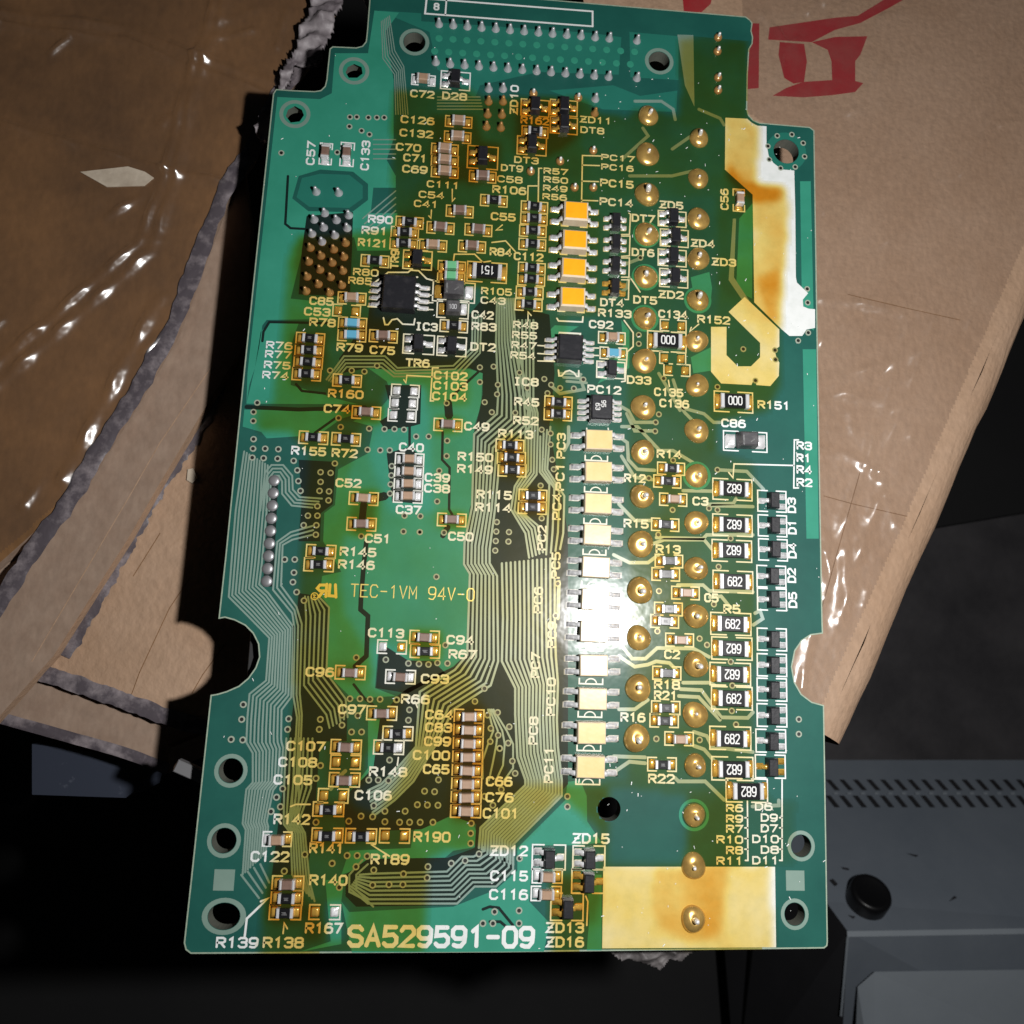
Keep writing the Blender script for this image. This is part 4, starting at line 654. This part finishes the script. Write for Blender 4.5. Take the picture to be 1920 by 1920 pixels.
# ------------------------------------------------------------------ the varnish coat itself
ok = inside(out_mm, GX, GY)
for h in holes: ok &= ~inside([(q[0] + (q[0] - h[0][0]) * 0, q[1]) for q in h], GX, GY)
ok &= dens > .015
vid = -np.ones((VNX + 1, VNY + 1), int); vs = []; dv = []; fs = []
dpad = np.pad(dens, 1, mode='edge'); dc = (dpad[:-1, :-1] + dpad[1:, :-1] + dpad[:-1, 1:] + dpad[1:, 1:]) / 4
for i, j in zip(*np.nonzero(ok)):
    q = []
    for a, b in ((i, j), (i + 1, j), (i + 1, j + 1), (i, j + 1)):
        if vid[a, b] < 0: vid[a, b] = len(vs); vs.append((VX0 + a * VDX, VY0 + b * VDX, .085)); dv.append(dc[a, b])
        q.append(vid[a, b])
    fs.append(tuple(int(k) for k in q))
mb = MB(); mb.add(vs, fs); me = mb.mesh('varnish_coat', 'varnish', True)
at = me.attributes.new('coat_amount', 'FLOAT', 'POINT'); at.data.foreach_set('value', np.array(dv, dtype=np.float32))
obj('varnish_coat', me, board)

# dust on the board
mb = MB()
cnt = 0
while cnt < 360:
    x, y = random.uniform(-1, 66), random.uniform(0, 100)
    if not inside(out_mm, np.array([x]), np.array([y]))[0]: continue
    if random.random() > (.25 if x < 38 else 1): continue
    a = random.gauss(.9, .6); L = random.choice((.035, .04, .05, .06, .09, .16)); wd = random.uniform(.025, .05); c, s = math.cos(a), math.sin(a)
    mb.add([(x - c * L - s * wd, y - s * L + c * wd, .10), (x - c * L + s * wd, y - s * L - c * wd, .10), (x + c * L + s * wd, y + s * L - c * wd, .11), (x + c * L - s * wd, y + s * L + c * wd, .11), (x, y, .10 + wd)], [(0, 1, 4), (1, 2, 4), (2, 3, 4), (3, 0, 4)]); cnt += 1
obj('dust', mb.mesh('dust', 'dust'), board, kind='stuff')

# ------------------------------------------------------------------ surroundings
def UL(pts, z): return [tuple(U(x, y, z)[:2]) for x, y in pts]
def slab(name, pts, z1, t, m, label=None, cat=None, parent=None, mside=None):
    mb = MB(); prism(mb, [UL(pts, z1)], z1 - t, z1, 0, 1 if mside else None, bottom=True)
    return obj(name, mb.mesh(name, [m, mside] if mside else m), parent, label=label, cat=cat)
def wave(n, k, seed, amp):
    r = np.random.default_rng(seed); x = np.linspace(0, 1, n); return sum(amp / (i + 1) ** .7 * math.cos(0) * np.sin(x * 2 * math.pi * k * (i + 1) * r.uniform(.6, 1.3) + r.uniform(0, 6.3)) for i in range(5))
def ribbon(name, pts, width, z, m, parent, seg=60, amp=.15, ragged=0.0, arch=0.0, k=5):
    """a wrinkled strip of tape following a line on a carton; arch rolls its section over an edge"""
    q = np.array([U(x, y, z) for x, y in pts]); d = np.r_[0, np.cumsum(np.hypot(*(q[1:, :2] - q[:-1, :2]).T))]; t = np.linspace(0, d[-1], seg)
    X = np.interp(t, d, q[:, 0]); Y = np.interp(t, d, q[:, 1])
    sm = np.ones(7) / 7; X[3:-3] = np.convolve(X, sm, 'valid'); Y[3:-3] = np.convolve(Y, sm, 'valid')
    tx = np.gradient(X); ty = np.gradient(Y); l = np.hypot(tx, ty); nx, ny = -ty / l, tx / l
    K = 9; mb = MB(); vs = []; sd = int(abs(pts[0][0] * 7 + pts[0][1])) + 1
    ea = wave(seg, k * 2, sd, ragged) + rng.normal(0, ragged * .35, seg); eb = wave(seg, k * 2, sd + 1, ragged) + rng.normal(0, ragged * .35, seg)
    h1 = wave(seg, k, sd + 2, amp); h2 = wave(seg, k, sd + 3, amp); h3 = wave(seg, k * 1.7, sd + 4, amp)
    for i in range(seg):
        for j in range(K):
            u = j / (K - 1); s_ = (u - .5) * width + ea[i] * (1 - u) ** 3 + eb[i] * u ** 3
            hh = h1[i] * (1 - u) + h2[i] * u + h3[i] * math.sin(u * 7)
            vs.append((X[i] + nx[i] * s_, Y[i] + ny[i] * s_, z + .06 + abs(hh) * .6 + arch * math.sin(math.pi * u) ** .7))
    up = (vs[1][0] - vs[0][0]) * (vs[K][1] - vs[0][1]) - (vs[1][1] - vs[0][1]) * (vs[K][0] - vs[0][0]) > 0
    fs = [(i * K + j, i * K + j + 1, (i + 1) * K + j + 1, (i + 1) * K + j) for i in range(seg - 1) for j in range(K - 1)]
    mb.add(vs, fs if up else [f[::-1] for f in fs])
    return obj(name, mb.mesh(name, m, True), parent)
mb = MB(); prism(mb, [[(-600, -600), (700, -600), (700, 700), (-600, 700)]], -171, -170); obj('floor', mb.mesh('floor', 'floor'), kind='structure')

def film_sheet(name, pts, z, parent, lines, seed, extra, hgt):
    """clear tape drawn over a carton: a thin sheet raised along its wrinkles"""
    r_ = np.random.default_rng(seed); poly = UL(pts, z); xs = np.array([p[0] for p in poly]); ys = np.array([p[1] for p in poly]); st = .30
    nx = int((xs.max() - xs.min()) / st) + 1; ny = int((ys.max() - ys.min()) / st) + 1
    X, Y = np.meshgrid(xs.min() + np.arange(nx + 1) * st, ys.min() + np.arange(ny + 1) * st, indexing='ij'); H = np.zeros(X.shape)
    segs = [(np.array(UL(l, z)), hgt, r_.uniform(.5, .75)) for l in lines]
    vis = UL([(240, 0), (1680, 0), (1680, 1300), (240, 1300)], z); k = 0
    while k < extra:
        a = np.array([r_.uniform(xs.min(), xs.max()), r_.uniform(ys.min(), ys.max())])
        if not inside(poly, a[:1], a[1:])[0]: continue
        t = r_.normal(.75, .5); L = r_.uniform(1.5, 7); segs.append((np.array([a, a + L * np.array([math.cos(t), math.sin(t)])]), hgt * r_.uniform(.25, .8), r_.uniform(.4, .6))); k += 1
    for q, h, wd in segs:
        D = np.full(X.shape, 1e9)
        for (x1, y1), (x2, y2) in zip(q[:-1], q[1:]):
            L2 = (x2 - x1) ** 2 + (y2 - y1) ** 2; t = np.clip(((X - x1) * (x2 - x1) + (Y - y1) * (y2 - y1)) / L2, 0, 1); D = np.minimum(D, np.hypot(X - x1 - t * (x2 - x1), Y - y1 - t * (y2 - y1)))
        H += h * np.exp(-(D / wd) ** 2) * (.65 + .35 * np.sin(X * r_.uniform(.4, 1.3) + Y * r_.uniform(.4, 1.3) + r_.uniform(0, 6)))
    H += .03 * np.abs(np.sin(X * .9 + 1.3 * np.sin(Y * .5))) + r_.uniform(0, .012, X.shape)
    ok_ = inside(poly, X + st / 2, Y + st / 2); vid_ = {}; vs = []; fs = []
    for i, j in zip(*np.nonzero(ok_[:-1, :-1])):
        q = []
        for a, b in ((i, j), (i + 1, j), (i + 1, j + 1), (i, j + 1)):
            if (a, b) not in vid_: vid_[(a, b)] = len(vs); vs.append((X[a, b], Y[a, b], z + .05 + H[a, b]))
            q.append(vid_[(a, b)])
        fs.append(tuple(q))
    mb = MB(); mb.add(vs, fs); return obj(name, mb.mesh(name, 'tapewet', True), parent)

# left: three flaps of a taped carton, one on another, and the carton below
A = slab('carton_flap', [(-500, -400), (660, -400), (640, -20), (588, 100), (520, 190), (470, 300), (432, 345), (385, 470), (330, 620), (262, 735), (140, 930), (-500, 1500)], -9.6, 1.6, 'kraftdark', 'brown carton flap wrapped in crossing strips of clear tape', 'carton', mside='kraftpale')
film_sheet('clear_tape', [(-500, -390), (655, -390), (635, -25), (580, 95), (512, 185), (425, 340), (325, 615), (255, 730), (130, 925), (-500, 1480)], -9.6, A, [[(-60, 730), (262, 455), (310, 330), (345, 180), (400, 20), (430, -200)], [(-30, 745), (285, 470), (330, 335), (362, 180), (418, 25), (448, -200)], [(-300, -10), (240, 55), (345, 100), (520, 160)], [(-300, 10), (240, 78), (345, 122), (510, 180)], [(-300, 150), (240, 300), (320, 322), (435, 345)], [(120, 900), (250, 650), (300, 560)]], 11, 40, .78)
ribbon('edge_tape', [(632, -60), (582, 95), (515, 190), (462, 300), (425, 350), (378, 470), (323, 620), (255, 735), (135, 930), (-160, 1360)], 2.0, -9.4, 'tapehaze', A, amp=.07, seg=160, ragged=.12, arch=.10)
slab('torn_paper_patch', [(150, 322), (240, 312), (272, 322), (288, 333), (270, 348), (200, 350)], -9.42, .12, 'paper', parent=A)
B = slab('carton_flap', [(-500, 300), (455, 300), (470, 420), (462, 640), (398, 742), (345, 830), (300, 905), (240, 1010), (100, 1230), (-500, 1900)], -11.6, 1.8, 'kraftpale', 'plain pale raw cardboard flap lying between the taped brown ones', 'carton', mside='kraft')
mb = MB(); strip(mb, UL([(395, 690), (300, 830), (240, 935), (60, 1240)], -11.58), .12, -11.58); obj('score_line', mb.mesh('score_line', 'kraft'), B)
Cc = slab('carton', [(-500, 600), (560, 500), (620, 900), (560, 1300), (470, 1345), (400, 1340), (330, 1345), (240, 1318), (-500, 1060)], -13.5, 34, 'kraft', 'brown carton with creased top below the flaps, partly in the shadow of the board', 'carton', mside='kraftpale')
ribbon('edge_tape', [(420, 690), (392, 765), (350, 840), (295, 915), (245, 1010), (120, 1230)], 1.9, -13.4, 'tapehaze', Cc, amp=.08, seg=110, ragged=.12, arch=.10)
ribbon('edge_tape', [(-200, 1165), (240, 1316), (330, 1350), (420, 1372)], 1.9, -13.4, 'tapehaze', Cc, amp=.07, seg=80, ragged=.06, arch=.10)
mb = MB()
for q in ([(355, 1085), (318, 1140), (262, 1260), (240, 1320)], [(424, 1205), (380, 1265), (360, 1300)], [(300, 1000), (250, 1080)]): strip(mb, UL(q, -13.48), .09, -13.47)
obj('crease', mb.mesh('crease', 'kraftdark'), Cc)
slab('torn_paper_patch', [(352, 880), (362, 878), (370, 896), (360, 906), (350, 900)], -13.2, .3, 'paper', parent=Cc)
D = slab('carton_flap', [(-500, 1100), (240, 1333), (300, 1352), (312, 1364), (309, 1378), (313, 1396), (321, 1402), (318, 1412), (317, 1450), (240, 1422), (-500, 1190)], -15.5, 30, 'kraftpale', 'pale cardboard end flap below the purple taped carton edge', 'carton', mside='kraft')
ribbon('edge_tape', [(-200, 1290), (240, 1412), (316, 1442)], 1.3, -15.45, 'tapehaze', D, amp=.10, seg=40, arch=.08)
slab('plastic_fragment', [(60, 1395), (240, 1420), (286, 1443), (272, 1468), (268, 1484), (248, 1486), (236, 1496), (60, 1490)], -24, 6, 'plasticblue', 'dark blue grey plastic fragment speckled with dust below the carton', 'plastic piece')
mb = MB(); cbox(mb, 0, 0, 0, 7, 1.3, 1.0, .1); b_ = U(392, 1458, -4); obj('metal_strip', mb.mesh('metal_strip', 'metal'), None, tuple(b_), -.38, label='small dull metal strip sticking out from under the board beside a mounting hole', cat='metal strip')

# crumpled film and foam scraps in the gap beside the board
def scrap(name, pts, z, h, m, label, cat, seed, n=26):
    r = np.random.default_rng(seed); poly = UL(pts, z); xs = [p[0] for p in poly]; ys = [p[1] for p in poly]; mb = MB(); idx = {}; vs = []
    dx = (max(xs) - min(xs)) / n; dy = (max(ys) - min(ys)) / n; st = max(min(dx, dy), .16); nx = int((max(xs) - min(xs)) / st) + 1; ny = int((max(ys) - min(ys)) / st) + 1
    gx_, gy_ = np.meshgrid(np.arange(nx + 2) * st, np.arange(ny + 2) * st, indexing='ij'); hx = np.zeros(gx_.shape)
    for _ in range(9):
        a = r.uniform(-.5, .9) + .9; f_ = r.uniform(.4, 1.5); hx += r.uniform(.5, 1.3) / f_ ** .5 * (1 - 2 * np.abs(np.sin((gx_ * math.cos(a + 1.57) + gy_ * math.sin(a + 1.57)) * f_ + 1.5 * np.sin(gy_ * .8 + _) + r.uniform(0, 6))))
    hx = hx / 2.2
    f = []; jit = r.uniform(-.35, .35, (nx + 2, ny + 2, 2)) * st
    for i in range(nx):
        for j in range(ny):
            cx, cy = min(xs) + (i + .5) * st, min(ys) + (j + .5) * st
            if not inside(poly, np.array([cx]), np.array([cy]))[0]: continue
            q = []
            for a, b in ((i, j), (i + 1, j), (i + 1, j + 1), (i, j + 1)):
                if (a, b) not in idx: idx[(a, b)] = len(vs); vs.append((min(xs) + a * st + jit[a, b, 0], min(ys) + b * st + jit[a, b, 1], z + h * (.5 + .35 * hx[a, b])))
                q.append(idx[(a, b)])
            f.append(tuple(q))
    k = len(vs); vb = [(x, y, z - h * .5) for x, y, _ in vs]; ed = {}
    for q in f:
        for i in range(4): ed[(q[i], q[(i + 1) % 4])] = 1
    side = [(b, a, a + k, b + k) for a, b in ed if (b, a) not in ed]
    mb.add(vs + vb, f + [tuple(i + k for i in q[::-1]) for q in f] + side)
    return obj(name, mb.mesh(name, m, True), label=label, cat=cat)
scrap('torn_film_edge', [(588, -60), (650, -60), (642, 10), (628, 25), (624, 55), (605, 95), (600, 112), (590, 121), (570, 122), (552, 118), (540, 160), (520, 172), (535, 120), (555, 95), (560, 50), (582, 20)], -7.8, 1.0, 'foam', 'ragged grey torn plastic film along the carton edge above the board corner', 'torn film', 3)
scrap('film_scrap', [(478, 240), (486, 218), (500, 208), (512, 215), (512, 250), (498, 262), (485, 258)], -4.0, 1.2, 'foam', 'small crumpled grey film scrap beside the upper mounting hole edge', 'film scrap', 5)
scrap('film_scrap', [(683, -8), (700, -10), (700, 12), (690, 14), (684, 6)], -3.0, .8, 'foam', 'tiny grey film scrap at the top of the stepped board edge', 'film scrap', 6, 10)
scrap('foam_scrap', [(1140, 1780), (1320, 1776), (1275, 1800), (1255, 1796), (1236, 1818), (1210, 1806), (1190, 1802), (1165, 1800)], -7.0, 1.6, 'foamdark', 'dark grey foam scrap showing below the bottom edge of the board', 'foam scrap', 8, 30)

# right: the large carton with red characters and clear tape
ZR = -12.0
E0, E1 = U(2170, -60, ZR), U(1543, 1376, ZR)
top = UL([(1000, -500), (2400, -500)], ZR) + [tuple(U(2170, -60, ZR)[:2]), tuple(U(1543, 1376, ZR)[:2])] + UL([(1330, 1410), (1160, 1250), (1150, 300)], ZR)
dirv = (E1 - E0)[:2]; dirv = dirv / np.hypot(*dirv); nrm = np.array([-dirv[1], dirv[0]])
if nrm[0] < 0: nrm = -nrm
mb = MB(); prism(mb, [top], ZR - 1.2, ZR, bottom=True)
rr = 4.0; prof = [(rr * math.sin(a), ZR - rr * (1 - math.cos(a))) for a in np.linspace(0, math.pi / 2 * .9, 10)] + [(rr + 1.0, ZR - 40)]
vs = []; NS = 40
for k in range(NS + 1):
    b0 = E0 + (E1 - E0) * k / NS
    for o_, z in prof: wv = .12 * math.sin(k * .9) + rng.normal(0, .05); vs.append((b0[0] + nrm[0] * (o_ + wv), b0[1] + nrm[1] * (o_ + wv), z))
K = len(prof); mb.add(vs, [(k * K + j, k * K + j + 1, (k + 1) * K + j + 1, (k + 1) * K + j) for k in range(NS) for j in range(K - 1)])
e = E1[:2]; mb.add([(*UL([(1330, 1410)], ZR)[0], ZR), (*UL([(1330, 1410)], ZR)[0], ZR - 40), (*e, ZR - 40), (*e, ZR)], [(0, 1, 2, 3)])
Rc = obj('carton', mb.mesh('carton', 'kraft', False), label='large brown carton with red painted characters and clear tape under the board', cat='carton')
def red(pts): 
    mb = MB(); prism(mb, [UL(pts, ZR)], ZR, ZR + .03); obj('red_character', mb.mesh('red_character', 'red'), Rc)
q8 = lambda L: [(1220 + x / 4.174, y / 4.174) for x, y in L]
red(q8([(240, -120), (500, -120), (470, 30), (400, 95), (260, 95)])); red(q8([(700, 180), (850, 185), (845, 690), (730, 700)]))
red(q8([(930, 215), (1440, 140), (1620, 125), (1790, 20), (1960, -90), (2010, -20), (1850, 70), (1640, 180), (1440, 235), (1260, 330), (920, 310)]))
red(q8([(1262, 331), (1445, 290), (1695, 285), (1640, 430), (1600, 480), (1600, 635), (1662, 652), (1600, 720), (1420, 745), (1200, 762), (955, 750), (1060, 690), (1190, 642), (1420, 628), (1415, 480), (1385, 390)]))
red(q8([(1010, 330), (1200, 345), (1222, 480), (1200, 640), (1120, 655), (1045, 610), (1000, 430)]))
film_sheet('clear_tape', [(1395, -490), (2290, -490), (2140, -40), (1900, 500), (1700, 965), (1530, 1345), (1460, 1340), (1440, 1100), (1440, 240), (1390, 200)], ZR, Rc,
           [[(1470, 725), (1560, 712), (1640, 690), (1790, 640)], [(1500, 760), (1580, 738), (1640, 752)], [(1470, 830), (1580, 850), (1660, 900)], [(1535, 1030), (1550, 1075), (1545, 1120)], [(1645, 940), (1600, 1060), (1572, 1170)], [(1590, 980), (1578, 1090), (1574, 1165)], [(1655, 930), (1680, 985), (1720, 1010)],
            [(1425, 30), (1470, 80), (1440, 190), (1425, 300)], [(1480, 10), (1540, -60)], [(1545, 10), (1600, -50)], [(1700, 600), (1655, 760), (1610, 900), (1560, 1030)], [(1760, 560), (1690, 760), (1640, 890)], [(1520, 1180), (1500, 1290)], [(1900, 60), (1860, 200), (1800, 330)], [(1470, 100), (1502, 72)], [(1515, 25), (1548, -5)], [(1556, 35), (1584, 8)], [(1625, 70), (1662, 28)], [(1455, 60), (1462, 150)], [(1590, 215), (1650, 196)], [(1560, 330), (1600, 300)], [(1640, 470), (1690, 440)], [(1540, 560), (1690, 585)], [(1545, 1010), (1552, 1085)], [(1540, 640), (1580, 610)]], 23, 90, .62)
mb = MB()
for q in ([(1617, 870), (1580, 1000), (1555, 1090), (1535, 1160)], [(1545, 930), (1600, 945), (1700, 968)], [(1590, 552), (1700, 578), (1800, 600)]): strip(mb, UL(q, ZR + .02), .10, ZR + .02)
obj('crease', mb.mesh('crease', 'kraftdark'), Rc)

# lower right: grey equipment case far below, with a rubber foot
eq = bpy.data.objects.new('equipment_case', None); C.objects.link(eq); eq.empty_display_size = .01
eq['label'] = 'dark grey metal equipment case with a black rubber foot and vent slots below the board'; eq['category'] = 'equipment case'
def U3(x, y, z): return tuple(U(x, y, z))
V = [U3(1440, 1425, -128), U3(2150, 1425, -128), U3(2150, 1738, -95), U3(1590, 1747, -95), U3(1548, 1690, -101), U3(1440, 1540, -116), U3(1574, 2050, -118), U3(2150, 2050, -108), U3(1380, 2050, -150), U3(1330, 1425, -150)]
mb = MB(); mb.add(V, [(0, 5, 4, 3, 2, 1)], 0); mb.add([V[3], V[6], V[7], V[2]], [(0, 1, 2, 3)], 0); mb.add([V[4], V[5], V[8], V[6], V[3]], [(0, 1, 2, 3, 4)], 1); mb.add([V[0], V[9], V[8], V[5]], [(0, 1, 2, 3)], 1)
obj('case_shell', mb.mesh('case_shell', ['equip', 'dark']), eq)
mb = MB(); a0, a1 = np.array(U3(1588, 1746, -94.4)), np.array(U3(2150, 1737, -94.4)); mb.add([a0, a1, a1 + [0, -1.1, .2], a0 + [0, -1.1, .2]], [(0, 3, 2, 1)]); obj('case_edge_highlight', mb.mesh('case_edge_highlight', 'equippale'), eq)  # bright highlight of the front top edge, painted as a pale strip
mb = MB(); mb.add([U3(1608, 1850, -100), U3(1640, 1822, -97), U3(2150, 1815, -95), U3(2150, 2050, -100), U3(1600, 2050, -106), U3(1640, 2050, -100)], [(0, 4, 5, 1), (1, 5, 3, 2)]); obj('front_cover', mb.mesh('front_cover', 'equippale'), eq)
mb = MB(); a0, a1 = np.array(U3(1588, 1750, -94.6)), np.array(U3(1575, 1905, -104.8)); mb.add([a0, a1, a1 + [.35, 0, .3], a0 + [.35, 0, .3]], [(0, 1, 2, 3)]); obj('case_edge_highlight', mb.mesh('case_edge_highlight', 'equippale'), eq)  # specular line down the left edge, painted as a thin pale strip
c0 = np.array(U3(1625, 1688, -100)); n3 = np.cross(np.array(V[1]) - np.array(V[0]), np.array(V[2]) - np.array(V[1])); n3 = n3 / np.linalg.norm(n3); n3 = n3 if n3[2] > 0 else -n3
mb = MB(); lathe(mb, [(4.4, -1), (4.5, 3.2), (4.2, 3.9), (3.6, 4.1), (3.2, 3.9)], 36)
ft = obj('rubber_foot', mb.mesh('rubber_foot', 'rubber', True), eq, tuple(c0 - n3 * .3)); ft.rotation_euler = Vector((0, 0, 1)).rotation_difference(Vector(n3)).to_euler()
vdir = np.array(V[2]) - np.array(V[1]); 
def onTop(x, y):
    p0 = np.array(V[0]); d = RGT * ((x - CPX) / FPX) - UPV * ((y - CPX) / FPX) + FWD; t = (n3 @ (p0 - CAM)) / (n3 @ d); return CAM + d * t + n3 * .08
for q in ([(1556, 1651), (1562, 1648), (1571, 1658), (1566, 1662)], [(1578, 1626), (1590, 1628), (1593, 1632), (1582, 1630)], [(1590, 1716), (1604, 1719), (1600, 1723)], [(1700, 1600), (1722, 1604), (1718, 1607)], [(1780, 1690), (1790, 1680), (1794, 1684)]):
    mb = MB(); mb.add([onTop(*p) for p in q], [tuple(range(len(q)))[::-1]]); obj('scuff_mark', mb.mesh('scuff_mark', 'dark'), eq)
for row, (ya, yb) in enumerate(((1462, 1482), (1492, 1514))):
    for i in range(24):
        x = 1548 + i * 25.5; p = [onTop(x, ya), onTop(x + 9, ya), onTop(x + 27, yb), onTop(x + 18, yb)]
        mb = MB(); mb.add(p, [(3, 2, 1, 0)]); obj('vent_slot', mb.mesh('vent_slot', 'dark'), eq)
        if row: 
            p = [onTop(x + 15, ya - 6), onTop(x + 23, ya - 6), onTop(x + 23, ya - 2), onTop(x + 15, ya - 2)]; mb = MB(); mb.add(p, [(3, 2, 1, 0)]); obj('vent_rib', mb.mesh('vent_rib', 'equippale'), eq)
def bar(name, a, b, r, m, label, cat):
    a, b = np.array(a), np.array(b); L = np.linalg.norm(b - a); mb = MB(); lathe(mb, [(r * .8, 0), (r, .4), (r, L - .4), (r * .8, L)], 16)
    o = obj(name, mb.mesh(name, m, True), label=label, cat=cat); o.location = tuple(a * MM); o.rotation_euler = Vector((0, 0, 1)).rotation_difference(Vector((b - a) / L)).to_euler(); return o
bar('dark_cable', U3(1500, 1700, -140), U3(1580, 2010, -112), 2.0, 'dark', 'dark cable running down beside the grey equipment case', 'cable')
slab('steel_plate', [(1400, 1050), (2300, 900), (2300, 1435), (1480, 1435)], -132, 6, 'plate', 'dark flat steel plate behind the large carton corner above the equipment case', 'plate')
